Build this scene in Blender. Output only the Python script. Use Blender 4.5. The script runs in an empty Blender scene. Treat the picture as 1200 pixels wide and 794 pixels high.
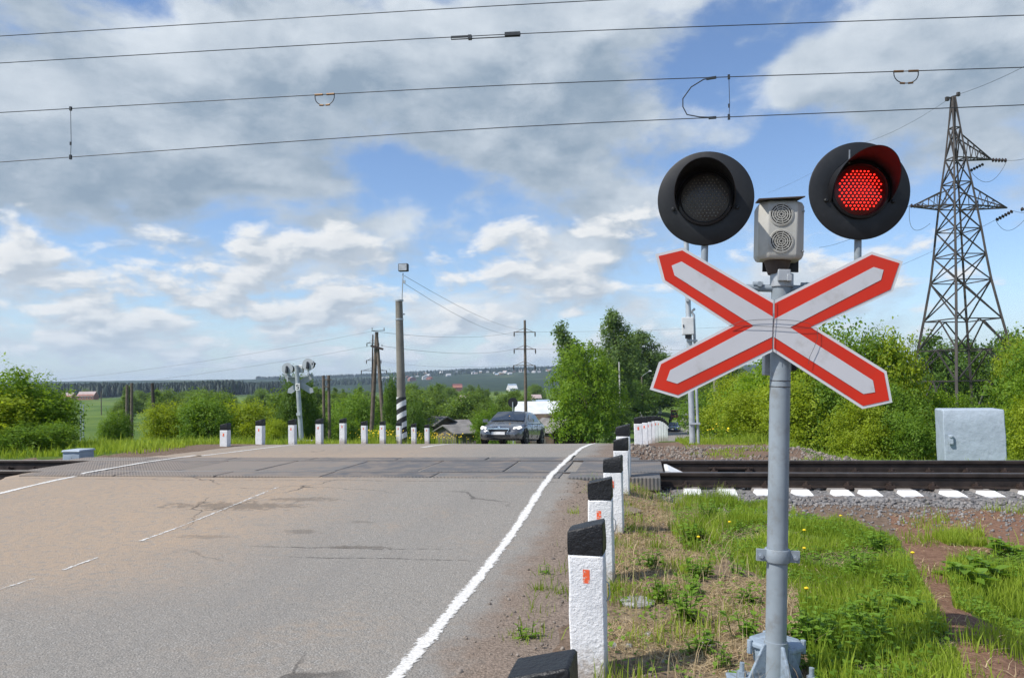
import bpy, bmesh, math, random
import numpy as np
from mathutils import Vector, Matrix
S = bpy.context.scene
COL = S.collection
RAD = math.radians
random.seed(7)
# ------------------------------------------------------------------ camera
TH, PITCH, ROLL, FPX, EYE = RAD(10.2), RAD(3.315), RAD(-0.9), 915.0, 1.3
RC = (Matrix.Rotation(TH, 3, 'Z') @ Matrix.Rotation(math.pi/2+PITCH, 3, 'X') @ Matrix.Rotation(ROLL, 3, 'Z'))
CAMP = Vector((0, 0, EYE))
FW = Vector((-math.sin(TH), math.cos(TH), 0))
cd = bpy.data.cameras.new('camera'); cam = bpy.data.objects.new('camera', cd); COL.objects.link(cam)
cam.matrix_world = Matrix.Translation(CAMP) @ RC.to_4x4()
cd.sensor_width = 36; cd.lens = FPX/1200*36; cd.clip_start = 0.05; cd.clip_end = 20000
S.camera = cam
def ray(px, py): return RC @ Vector(((px-600)/FPX, -(py-397)/FPX, -1))
def at(px, py, Z):
    v = ray(px, py); return CAMP + v*(Z/v.dot(FW))
def gnd(px, py, z=0.0):
    v = ray(px, py); return CAMP + v*((z-EYE)/v.z)
# ------------------------------------------------------------------ terrain functions
def sstep(a, b, x):
    t = np.clip((np.asarray(x, float)-a)/(b-a), 0, 1); return t*t*(3-2*t)
_ty = np.arange(-40, 6000, 0.5)
def _smooth(py, pz, k):
    z = np.interp(_ty, py, pz); ker = np.hanning(k); ker /= ker.sum()
    return np.convolve(np.pad(z, k//2, mode='edge'), ker, 'valid')[:len(_ty)]
_rz = _smooth([-40, 6.2, 9.0, 12.6, 15.0, 32, 60, 100, 123, 160, 220, 400, 6000],
              [0, 0.0, .165, .165, .15, -1.2, -3.55, -6.1, -6.55, -6.95, -7.25, -8.5, -9.5], 7)
def road_z(y): return np.interp(y, _ty, _rz)
_rc = _smooth([-40, 28, 45, 70, 100, 120, 200, 240, 300, 400, 6000], [-4.35, -4.3, -2.5, 2.0, 4.3, 5.0, 10.5, 15, 32, 60, 60], 25)
def road_c(y): return np.interp(y, _ty, _rc)
_lz = _smooth([-40, 7, 9, 13, 18, 30, 60, 100, 150, 400, 900, 6000], [-.05, -.05, -.04, 0.03, -.12, -1.15, -4.4, -6.0, -6.2, -6.6, -7, -8], 5)
_rtz = _smooth([-40, 9, 13, 15.5, 18, 20, 24, 30, 50, 100, 200, 900, 6000], [-.03, -.03, 0.03, -.01, -.10, -.22, -.48, -1.0, -2.7, -6.1, -7.3, -8.5, -9], 3)
def bumps(x, y):
    return (np.sin(x*1.7+1.3*np.sin(y*.9))*np.sin(y*1.9+.7*np.sin(x*1.1)) + .5*np.sin(x*4.3+y*1.2)*np.sin(y*3.7-x*.8))
def track_y(x): return 10.72 + .013*np.asarray(x)
def terrain_z(x, y):
    x = np.asarray(x, float); y = np.asarray(y, float)
    rz = road_z(y); c = road_c(y)
    d = x - c
    zl = np.interp(y, _ty, _lz); zr = np.interp(y, _ty, _rtz)
    zr = zr + sstep(6.9, 8.6, d)*np.interp(y, [12, 13, 15, 20, 30, 60], [0, -.10, -.33, -.6, -.5, -.2])
    wl = sstep(4.6, 8.5, -d); wr = sstep(3.75, 4.5, d)
    z = rz*(1-wl-wr) + zl*wl + zr*wr
    z = z - .05*(1-sstep(3.2, 4.3, np.abs(d)))
    near = 1 - sstep(25, 60, np.hypot(x, y))
    off = sstep(3.9, 5.5, np.abs(d))
    z = z + bumps(x, y)*.022*near*off
    z = z + bumps(x*.021, y*.017)*1.2*sstep(90, 300, np.hypot(x, y))*sstep(8, 30, np.abs(d))
    # track bed
    tb = 1-sstep(1.5, 2.1, np.abs(y-track_y(x)))
    z = z*(1-tb*off) + (-.09)*tb*off
    # dirt trench right of the signal post
    t = np.exp(-((x-2.05-.25*(y-4.8))**2)/.05 - ((y-4.7)**2)/1.6); z = z - .16*t
    t = np.exp(-((x-1.55)**2)/.12 - ((y-4.6)**2)/3.0); z = z + .05*t
    # far slope
    fz = y*math.cos(TH) - x*math.sin(TH); fx = x*math.cos(TH) + y*math.sin(TH)
    az = np.degrees(np.arctan2(fx, np.maximum(fz, 1)))
    prof = np.interp(az, [-60, -34, -22, -15, -10, -6, 0, 6, 14, 30, 60], [55, 50, 46, 42, 50, 58, 66, 70, 74, 74, 70])
    z = z + prof*sstep(1000, 3300, fz)*np.where(fz > 0, 1, 0)
    return z
def TZ(x, y): return float(terrain_z(x, y))
def spot(px, Z, py=505):
    p = at(px, py, Z); return Vector((p.x, p.y, TZ(p.x, p.y)))
def ztop(px, py, Z): return at(px, py, Z).z
# ------------------------------------------------------------------ object helpers
def tag(o, label=None, cat=None, group=None, kind=None):
    if label: o['label'] = label
    if cat: o['category'] = cat
    if group: o['group'] = group
    if kind: o['kind'] = kind
    return o
def thing(name, label, cat, loc=(0, 0, 0), rz=0, group=None, rot=None):
    o = bpy.data.objects.new(name, None); COL.objects.link(o)
    o.location = loc; o.rotation_euler = rot if rot else (0, 0, rz); o.empty_display_size = .2
    return tag(o, label, cat, group)
def mesh_obj(name, me, parent=None):
    o = bpy.data.objects.new(name, me); COL.objects.link(o)
    if parent: o.parent = parent
    return o
def dup(root, loc=None, rz=None, label=None, group=None, scale=None):
    r = root.copy(); COL.objects.link(r)
    if loc is not None: r.location = loc
    if rz is not None: r.rotation_euler = (0, 0, rz)
    if scale is not None: r.scale = scale
    if label: r['label'] = label
    if group: r['group'] = group
    for ch in root.children:
        c = ch.copy(); COL.objects.link(c); c.parent = r
        for g in ch.children:
            d = g.copy(); COL.objects.link(d); d.parent = c
    return r
class MB:
    def __init__(s): s.v = []; s.f = []; s.m = []
    def add(s, vs, fs, mi=0):
        b = len(s.v); s.v += [tuple(p) for p in vs]; s.f += [tuple(i+b for i in f) for f in fs]; s.m += [mi]*len(fs); return s
    def box(s, c, d, M=None, mi=0, taper=1.0):
        x, y, z = d[0]/2, d[1]/2, d[2]/2; vs = []
        for k in (-1, 1):
            t = taper if k > 0 else 1
            for (a, b) in ((-1, -1), (1, -1), (1, 1), (-1, 1)):
                p = Vector((a*x*t, b*y*t, k*z))
                if M is not None: p = M @ p
                vs.append(p+Vector(c))
        return s.add(vs, [(3, 2, 1, 0), (4, 5, 6, 7), (0, 1, 5, 4), (1, 2, 6, 5), (2, 3, 7, 6), (3, 0, 4, 7)], mi)
    def bar(s, p0, p1, w, h=None, mi=0):
        p0 = Vector(p0); p1 = Vector(p1); d = p1-p0; L = d.length
        if L < 1e-6: return s
        M = d.to_track_quat('Z', 'Y').to_matrix()
        return s.box((p0+p1)/2, (w, h or w, L), M, mi)
    def tube(s, p0, p1, r0, r1=None, n=10, mi=0, caps=True):
        return s.path([p0, p1], [r0, r0 if r1 is None else r1], n, mi, caps)
    def path(s, pts, r, n=8, mi=0, caps=True):
        pts = [Vector(p) for p in pts]
        if not hasattr(r, '__len__'): r = [r]*len(pts)
        b = len(s.v); u = None
        for i, p in enumerate(pts):
            d = (pts[min(i+1, len(pts)-1)]-pts[max(i-1, 0)]).normalized()
            if u is None:
                u = d.orthogonal().normalized()
            else:
                u = (u - d*u.dot(d)); u = u.normalized() if u.length > 1e-6 else d.orthogonal().normalized()
            w = d.cross(u)
            for k in range(n):
                a = 2*math.pi*k/n; s.v.append(tuple(p+(u*math.cos(a)+w*math.sin(a))*r[i]))
        for i in range(len(pts)-1):
            for k in range(n):
                k2 = (k+1) % n
                s.f.append((b+i*n+k, b+i*n+k2, b+(i+1)*n+k2, b+(i+1)*n+k)); s.m.append(mi)
        if caps:
            s.f.append(tuple(b+k for k in reversed(range(n)))); s.m.append(mi)
            e = b+(len(pts)-1)*n; s.f.append(tuple(e+k for k in range(n))); s.m.append(mi)
        return s
    def prism(s, poly, y0, y1, mi=0, M=None):      # polygon in XZ, extruded along Y
        n = len(poly); vs = [Vector((p[0], y0, p[1])) for p in poly]+[Vector((p[0], y1, p[1])) for p in poly]
        if M is not None: vs = [M @ v for v in vs]
        return s.add(vs, [tuple(range(n)), tuple(reversed(range(n, 2*n)))]+[(i, i+n, (i+1) % n+n, (i+1) % n) for i in range(n)], mi)
    def lathe(s, prof, n=32, M=None, mi=0, ring=False):        # (r, h) turned round Z
        if ring: prof = list(prof)+[prof[0]]
        b = len(s.v)
        for (r, h) in prof:
            for k in range(n):
                a = 2*math.pi*k/n; p = Vector((r*math.cos(a), r*math.sin(a), h))
                s.v.append(tuple(M @ p if M is not None else p))
        for i in range(len(prof)-1):
            for k in range(n):
                k2 = (k+1) % n; s.f.append((b+i*n+k, b+i*n+k2, b+(i+1)*n+k2, b+(i+1)*n+k)); s.m.append(mi)
        if ring: return s
        if prof[0][0] > 1e-5: s.f.append(tuple(b+k for k in reversed(range(n)))); s.m.append(mi)
        if prof[-1][0] > 1e-5:
            e = b+(len(prof)-1)*n; s.f.append(tuple(e+k for k in range(n))); s.m.append(mi)
        return s
    def rings(s, rings, mi=0, closed=True, cap=True):
        b = len(s.v); n = len(rings[0])
        for r in rings: s.v += [tuple(p) for p in r]
        for i in range(len(rings)-1):
            for k in range(n if closed else n-1):
                k2 = (k+1) % n; s.f.append((b+i*n+k, b+i*n+k2, b+(i+1)*n+k2, b+(i+1)*n+k)); s.m.append(mi)
        if cap and closed:
            s.f.append(tuple(b+k for k in reversed(range(n)))); s.m.append(mi)
            e = b+(len(rings)-1)*n; s.f.append(tuple(e+k for k in range(n))); s.m.append(mi)
        return s
    def mesh(s, name, mats, smooth=None, fix=True):
        me = bpy.data.meshes.new(name); me.from_pydata(s.v, [], s.f)
        for m in (mats if isinstance(mats, (list, tuple)) else [mats]): me.materials.append(m)
        me.polygons.foreach_set('material_index', s.m)
        if fix:
            bm = bmesh.new(); bm.from_mesh(me); bmesh.ops.recalc_face_normals(bm, faces=bm.faces); bm.to_mesh(me); bm.free()
        if smooth:
            me.polygons.foreach_set('use_smooth', [True]*len(me.polygons)); me.set_sharp_from_angle(angle=RAD(smooth))
        me.update(); return me
    def build(s, name, mats, parent=None, smooth=None, bevel=None, fix=True):
        o = mesh_obj(name, s.mesh(name, mats, smooth, fix), parent)
        if bevel:
            b = o.modifiers.new('bevel', 'BEVEL'); b.width = bevel; b.segments = 2; b.limit_method = 'ANGLE'
        return o
def np_mesh(name, verts, faces, mat, attrs=None, smooth=False, corner=None):
    """verts (n,3); faces: list of int arrays (m,k); attrs: dict of per-face floats"""
    me = bpy.data.meshes.new(name); nv = len(verts)
    me.vertices.add(nv); me.vertices.foreach_set('co', np.asarray(verts, np.float32).ravel())
    tot = np.concatenate([np.full(len(f), f.shape[1], np.int32) for f in faces])
    idx = np.concatenate([f.ravel() for f in faces]).astype(np.int32)
    me.loops.add(len(idx)); me.loops.foreach_set('vertex_index', idx)
    me.polygons.add(len(tot)); st = np.zeros(len(tot), np.int32); st[1:] = np.cumsum(tot)[:-1]
    me.polygons.foreach_set('loop_start', st); me.polygons.foreach_set('loop_total', tot)
    if smooth: me.polygons.foreach_set('use_smooth', np.ones(len(tot), bool))
    me.update(calc_edges=True)
    if attrs:
        for k, a in attrs.items():
            dom = 'FACE' if len(a) == len(tot) else 'POINT'
            at_ = me.attributes.new(k, 'FLOAT', dom); at_.data.foreach_set('value', np.asarray(a, np.float32))
    for m in (mat if isinstance(mat, (list, tuple)) else [mat]): me.materials.append(m)
    return me
# ------------------------------------------------------------------ node helpers
class G:
    def __init__(s, tree): s.t = tree; s.n = tree.nodes; s.l = tree.links
    def node(s, typ, **kw):
        n = s.n.new(typ)
        for k, v in kw.items(): setattr(n, k, v)
        return n
    def put(s, sock, v):
        if v is None: return
        if isinstance(v, bpy.types.NodeSocket): s.l.new(v, sock)
        elif hasattr(v, '__len__') and len(v) == 3 and sock.type == 'RGBA': sock.default_value = (*v, 1)
        else: sock.default_value = v
    def m(s, op, a, b=None, c=None, clamp=False):
        n = s.node('ShaderNodeMath', operation=op, use_clamp=clamp)
        s.put(n.inputs[0], a); s.put(n.inputs[1], b); s.put(n.inputs[2], c); return n.outputs[0]
    def vm(s, op, a, b=None, out=0):
        n = s.node('ShaderNodeVectorMath', operation=op); s.put(n.inputs[0], a); s.put(n.inputs[1], b); return n.outputs[out]
    def scale(s, v, k):
        n = s.node('ShaderNodeVectorMath', operation='SCALE'); s.put(n.inputs[0], v); s.put(n.inputs['Scale'], k); return n.outputs[0]
    def sep(s, v):
        n = s.node('ShaderNodeSeparateXYZ'); s.put(n.inputs[0], v); return n.outputs
    def comb(s, x, y, z):
        n = s.node('ShaderNodeCombineXYZ'); s.put(n.inputs[0], x); s.put(n.inputs[1], y); s.put(n.inputs[2], z); return n.outputs[0]
    def noise(s, v, sc, det=4, rough=.55, dist=0, lac=2.0):
        n = s.node('ShaderNodeTexNoise'); s.put(n.inputs['Vector'], v); s.put(n.inputs['Scale'], sc)
        n.inputs['Detail'].default_value = det; n.inputs['Roughness'].default_value = rough; n.inputs['Distortion'].default_value = dist
        n.inputs['Lacunarity'].default_value = lac
        return n.outputs['Fac']
    def voro(s, v, sc, feat='F1'):
        n = s.node('ShaderNodeTexVoronoi', feature=feat); s.put(n.inputs['Vector'], v); s.put(n.inputs['Scale'], sc); return n.outputs
    def ss(s, v, a, b, lo=0., hi=1.):
        n = s.node('ShaderNodeMapRange', interpolation_type='SMOOTHSTEP'); s.put(n.inputs[0], v)
        s.put(n.inputs[1], a); s.put(n.inputs[2], b); s.put(n.inputs[3], lo); s.put(n.inputs[4], hi); return n.outputs[0]
    def mix(s, f, a, b, bt='MIX'):
        n = s.node('ShaderNodeMix', data_type='RGBA', blend_type=bt); s.put(n.inputs[0], f); s.put(n.inputs[6], a); s.put(n.inputs[7], b); return n.outputs[2]
    def attr(s, name):
        n = s.node('ShaderNodeAttribute'); n.attribute_name = name; return n.outputs['Fac']
    def bump(s, h, strength=.4, dist=.01):
        n = s.node('ShaderNodeBump'); n.inputs['Strength'].default_value = strength; n.inputs['Distance'].default_value = dist; s.put(n.inputs['Height'], h); return n.outputs[0]
def newmat(name):
    m = bpy.data.materials.new(name); m.use_nodes = True; m.node_tree.nodes.clear(); g = G(m.node_tree)
    out = g.node('ShaderNodeOutputMaterial'); g.out = out; return m, g
def bsdf(g, col, rough=.7, metal=0., normal=None, spec=.5, coat=0., emis=None, es=0.):
    b = g.node('ShaderNodeBsdfPrincipled'); g.put(b.inputs['Base Color'], col); g.put(b.inputs['Roughness'], rough)
    g.put(b.inputs['Metallic'], metal); b.inputs['Specular IOR Level'].default_value = spec; b.inputs['Coat Weight'].default_value = coat
    if normal is not None: g.put(b.inputs['Normal'], normal)
    if emis is not None: g.put(b.inputs['Emission Color'], emis); b.inputs['Emission Strength'].default_value = es
    return b
def pm(name, col, rough=.7, metal=0., var=.18, sc=6., bump=0., bsc=40., bdist=.004, dirt=None, dirtk=.5, spec=.4, coat=0., wear=None, emis=None, es=0.):
    m, g = newmat(name)
    tc = g.node('ShaderNodeTexCoord').outputs['Object']
    oi = g.node('ShaderNodeObjectInfo').outputs['Random']
    v = g.vm('ADD', tc, g.comb(g.m('MULTIPLY', oi, 37.), g.m('MULTIPLY', oi, 11.), oi))
    n = g.noise(v, sc, 5)
    c = g.mix(g.ss(n, .3, .7), tuple(k*(1-var) for k in col), tuple(min(1, k*(1+var)) for k in col))
    if dirt is not None:
        c = g.mix(g.m('MULTIPLY', g.ss(g.noise(v, sc*2.3, 6, .65), .48, .72), dirtk), c, dirt)
    if wear is not None:       # (colour, scale, threshold)
        c = g.mix(g.ss(g.noise(v, wear[1], 6, .7), wear[2], wear[2]+.05), c, wear[0])
    nr = g.bump(g.noise(v, bsc, 4, .6), bump, bdist) if bump else None
    rr = g.ss(n, .2, .8, max(0, rough-.08), min(1, rough+.08))
    b = bsdf(g, c, rr, metal, nr, spec, coat, emis, es)
    g.l.new(b.outputs[0], g.out.inputs[0]); return m
# ------------------------------------------------------------------ materials
M = {}
M['post'] = pm('grey_paint', (.25, .29, .322), .45, var=.1, sc=5, bump=.25, bsc=30, bdist=.003, dirt=(.16, .15, .13), dirtk=.5, wear=((.10, .06, .04), 24, .70))
M['cast'] = pm('rough_grey_paint', (.26, .32, .38), .55, var=.15, sc=9, bump=.6, bsc=45, bdist=.006, dirt=(.09, .08, .07), dirtk=.6)
M['bolt'] = pm('bolt_steel', (.28, .32, .36), .5, .3, bump=.3)
M['black'] = pm('matt_black_paint', (.012, .013, .015), .5, var=.25, sc=4, bump=.15, bsc=25, dirt=(.05, .05, .05), dirtk=.25)
M['blackplate'] = pm('dark_panel', (.03, .03, .032), .6)
M['hood'] = pm('hood_black', (.014, .014, .016), .42, var=.2)
M['signred'] = pm('sign_red', (.62, .028, .008), .42, var=.05, sc=3, dirt=(.4, .05, .03), dirtk=.25, spec=.4, wear=((.45, .42, .4), 38, .73))
M['signwhite'] = pm('sign_white', (.56, .56, .58), .4, var=.04, sc=4, dirt=(.38, .36, .33), dirtk=.5, wear=((.22, .16, .11), 30, .74))
M['signedge'] = pm('sign_edge', (.62, .62, .63), .4, var=.05)
M['signback'] = pm('sign_back', (.42, .45, .48), .5, var=.08)
M['beige'] = pm('beige_plastic', (.46, .45, .41), .42, var=.06, sc=4, dirt=(.3, .27, .2), dirtk=.4)
M['grilledark'] = pm('grille_dark', (.035, .034, .032), .7)
M['rustplate'] = pm('rusty_plate', (.07, .05, .04), .7, var=.3, sc=12)
M['clampgrey'] = pm('clamp_grey', (.38, .4, .42), .45, .2, dirt=(.1, .1, .1))
M['wire'] = pm('tie_wire', (.1, .1, .1), .5, .6)
M['cable'] = pm('cable_dark', (.045, .05, .055), .5, .3)
M['brass'] = pm('clamp_bronze', (.2, .12, .06), .5, .5)
M['lensoff'] = pm('lens_off', (.06, .055, .05), .35, var=.2, sc=20)
M['dotoff'] = pm('led_off', (.2, .19, .17), .3)
M['lensred'] = pm('lens_red', (.05, .003, .003), .3, var=.1, emis=(1, .012, .008), es=.015)
M['led'] = pm('led_lit', (.8, .05, .03), .4, emis=(1.0, .02, .012), es=2.4)
M['bollwhite'] = pm('white_limewash', (.76, .77, .78), .75, var=.06, sc=9, bump=.7, bsc=75, bdist=.010, dirt=(.36, .34, .30), dirtk=.35)
M['bollblack'] = pm('black_thick_paint', (.009, .0095, .011), .45, var=.3, sc=10, bump=.8, bsc=60, bdist=.008)
M['orange'] = pm('orange_reflector', (.85, .13, .045), .5, var=.1, sc=30, wear=((.62, .5, .45), 75, .53))
M['rail'] = pm('rail_steel_rusty', (.035, .026, .022), .6, .3, var=.35, sc=7, bump=.3, bsc=60)
M['railtop'] = pm('rail_steel_polished', (.16, .155, .15), .42, .8, var=.1)
M['fast'] = pm('fastening_rust', (.045, .03, .024), .7, .2)
M['concrete'] = pm('sleeper_concrete', (.24, .22, .2), .85, bump=.4)
M['whitepaint'] = pm('white_sleeper_paint', (.8, .8, .79), .7, var=.05, dirt=(.45, .42, .38), dirtk=.4, bump=.4)
M['boxgrey'] = pm('blue_grey_render', (.36, .42, .48), .65, var=.08, sc=5, bump=.7, bsc=14, bdist=.014, dirt=(.29, .33, .38), dirtk=.5)
M['boxgrey2'] = pm('worn_grey_box', (.3, .36, .42), .6, var=.1, bump=.2, wear=((.12, .12, .12), 9, .66))
M['concpole'] = pm('concrete_pole', (.2, .185, .16), .85, var=.2, sc=2.5, bump=.3, bsc=30)
M['wood'] = pm('weathered_wood', (.14, .11, .085), .85, var=.3, sc=4)
M['darkwood'] = pm('tarred_wood', (.06, .045, .04), .85, var=.3, sc=4)
M['galv'] = pm('galvanised_steel', (.45, .48, .5), .45, .35, var=.12, sc=6)
M['latt'] = pm('lattice_rust', (.06, .052, .048), .7, .2, var=.35, sc=.7)
M['insul'] = pm('insulator_brown', (.03, .018, .015), .3)
M['boxwhite'] = pm('white_cabinet', (.62, .64, .64), .5, var=.05, dirt=(.4, .4, .38), dirtk=.3)
M['glassdark'] = pm('dark_glass', (.035, .045, .06), .06, var=.05, spec=.8)
M['lampglass'] = pm('lamp_glass', (.4, .42, .45), .15)
M['soil'] = pm('stone_grey', (.27, .265, .26), .85, var=.35, sc=30, bump=.4)
M['rooftin'] = pm('tin_roof', (.68, .70, .72), .45, .1, var=.07, sc=1.2, dirt=(.45, .45, .45), dirtk=.3)
M['slate'] = pm('asbestos_sheet', (.19, .18, .17), .85, var=.25, sc=1.3, dirt=(.16, .14, .12), dirtk=.6)
M['logdark'] = pm('log_wall', (.085, .06, .042), .85, var=.3, sc=1.5)
M['redwall'] = pm('red_wall', (.25, .045, .03), .8, var=.25, sc=1.5)
M['fencewood'] = pm('grey_fence_boards', (.12, .105, .09), .85, var=.35, sc=3)
M['housewhite'] = pm('house_white', (.62, .61, .58), .8, var=.08, sc=.5)
M['housebrick'] = pm('house_brick', (.3, .13, .09), .85, var=.15, sc=.5)
M['houseyellow'] = pm('house_timber', (.34, .25, .14), .85, var=.15, sc=.5)
M['roofred'] = pm('roof_red', (.17, .06, .055), .7, var=.15, sc=.4)
M['roofblue'] = pm('roof_blue', (.30, .38, .46), .5, var=.1, sc=.4)
M['roofgrey'] = pm('roof_grey', (.3, .3, .31), .7, var=.15, sc=.4)
M['roofpink'] = pm('roof_pinkish', (.40, .32, .30), .7, var=.1, sc=.4)
M['winglass'] = pm('window_dark', (.03, .035, .04), .2)
M['carpaint'] = pm('dark_grey_metallic', (.16, .165, .172), .28, .6, var=.04, coat=.8)
M['carblue'] = pm('dark_blue_paint', (.012, .035, .10), .3, .3, var=.04, coat=.8)
M['chrome'] = pm('chrome', (.7, .7, .72), .15, 1., var=.02)
M['tyre'] = pm('tyre_rubber', (.018, .018, .018), .8)
M['rim'] = pm('alloy_rim', (.42, .43, .45), .35, .8)
M['trimblack'] = pm('black_trim', (.015, .015, .016), .5)
M['plate'] = pm('number_plate', (.7, .7, .7), .4)
M['headlight'] = pm('headlight_lit', (.8, .8, .78), .2, emis=(1, .95, .85), es=.55)
M['pennant_glow'] = pm('amber_pennant_glow', (.8, .4, .05), .3, emis=(1, .6, .15), es=.8)  # for the pennant, which is no lamp: its brightness is added as emission
M['tractorred'] = pm('faded_red_paint', (.22, .05, .035), .6)
M['trunk'] = pm('bark', (.085, .068, .05), .9, var=.4, sc=6, bump=.5, bsc=20)
M['birch'] = pm('birch_bark', (.5, .48, .44), .8, var=.1, sc=3, wear=((.05, .045, .04), 5, .6))
M['yellow'] = pm('yellow_petals', (.8, .55, .01), .6)
# striped pole paint
def stripes():
    m, g = newmat('black_white_bands'); p = g.sep(g.node('ShaderNodeTexCoord').outputs['Object'])
    ang = g.m('ARCTAN2', p[1], p[0])
    h = g.m('ADD', p[2], g.m('MULTIPLY', p[0], -.55))
    f = g.m('FRACT', g.m('MULTIPLY', h, 1/.41))
    c = g.mix(g.m('GREATER_THAN', f, .5), (.02, .02, .022), (.68, .68, .68))
    b = bsdf(g, c, .7); g.l.new(b.outputs[0], g.out.inputs[0]); return m
M['bands'] = stripes()
def limewash():
    m, g = newmat('white_limewash'); P = g.node('ShaderNodeTexCoord').outputs['Object']; oi = g.node('ShaderNodeObjectInfo').outputs['Random']; z = g.sep(P)[2]
    v = g.vm('ADD', P, g.comb(g.m('MULTIPLY', oi, 31.), g.m('MULTIPLY', oi, 17.), g.m('MULTIPLY', oi, 7.)))
    n = g.noise(v, 9, 5, .6); f = g.noise(v, 34, 6, .7)
    c = g.mix(g.ss(n, .3, .7), (.70, .71, .72), (.80, .80, .80))
    mud = g.ss(g.m('ADD', z, g.m('MULTIPLY', g.m('SUBTRACT', f, .5), .35)), .15, -.02)
    c = g.mix(g.m('MULTIPLY', mud, .75), c, (.30, .24, .18))
    c = g.mix(g.m('MULTIPLY', g.ss(f, .60, .68), .55), c, (.42, .40, .37))
    drip = g.noise(g.vm('MULTIPLY', v, (60., 60., 3.)), 1., 4, .6)
    c = g.mix(g.m('MULTIPLY', g.ss(drip, .62, .74), .4), c, (.48, .45, .41))
    b = bsdf(g, c, .8, normal=g.bump(g.m('ADD', g.noise(v, 70, 5, .65), g.m('MULTIPLY', g.noise(v, 18, 3), .8)), .7, .010)); g.l.new(b.outputs[0], g.out.inputs[0]); return m
M['bollwhite'] = limewash()
# leaves
def leafmat(name, c0, c1, trans=.35, hue_obj=.25):
    m, g = newmat(name); t = g.attr('tint'); oi = g.node('ShaderNodeObjectInfo').outputs['Random']
    c = g.mix(t, c0, c1); c = g.mix(g.m('MULTIPLY', oi, hue_obj), c, tuple(k*.55 for k in c0))
    b = bsdf(g, c, .55, spec=.25)
    tr = g.node('ShaderNodeBsdfTranslucent'); g.put(tr.inputs[0], g.mix(.5, c, (c1[0]*1.4, c1[1]*1.3, c1[2]*.5)))
    mx = g.node('ShaderNodeMixShader'); mx.inputs[0].default_value = trans
    g.l.new(b.outputs[0], mx.inputs[1]); g.l.new(tr.outputs[0], mx.inputs[2]); g.l.new(mx.outputs[0], g.out.inputs[0]); return m
M['leaf_bright'] = leafmat('leaves_yellow_green', (.19, .27, .016), (.38, .47, .035), .48)
M['leaf_bright2'] = leafmat('leaves_fresh_green', (.12, .23, .016), (.28, .42, .035), .48)
M['leaf_mid'] = leafmat('leaves_mid_green', (.09, .185, .018), (.23, .36, .04), .45)
M['leaf_dark'] = leafmat('leaves_dark_green', (.06, .13, .022), (.165, .27, .04), .40)
M['leaf_birch'] = leafmat('leaves_birch', (.08, .145, .035), (.21, .31, .08), .42)
M['leaf_far'] = leafmat('leaves_valley', (.09, .165, .025), (.23, .34, .055), .42, .5)
M['grass'] = leafmat('grass_blades', (.14, .23, .018), (.38, .48, .06), .45, 0)
M['weed'] = leafmat('weed_leaves', (.10, .20, .018), (.24, .40, .05), .42, .2)
M['straw'] = leafmat('dry_straw', (.30, .215, .12), (.60, .48, .30), .25, 0)
M['needle'] = leafmat('spruce_needles', (.010, .026, .013), (.026, .052, .024), .1, .3)
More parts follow.
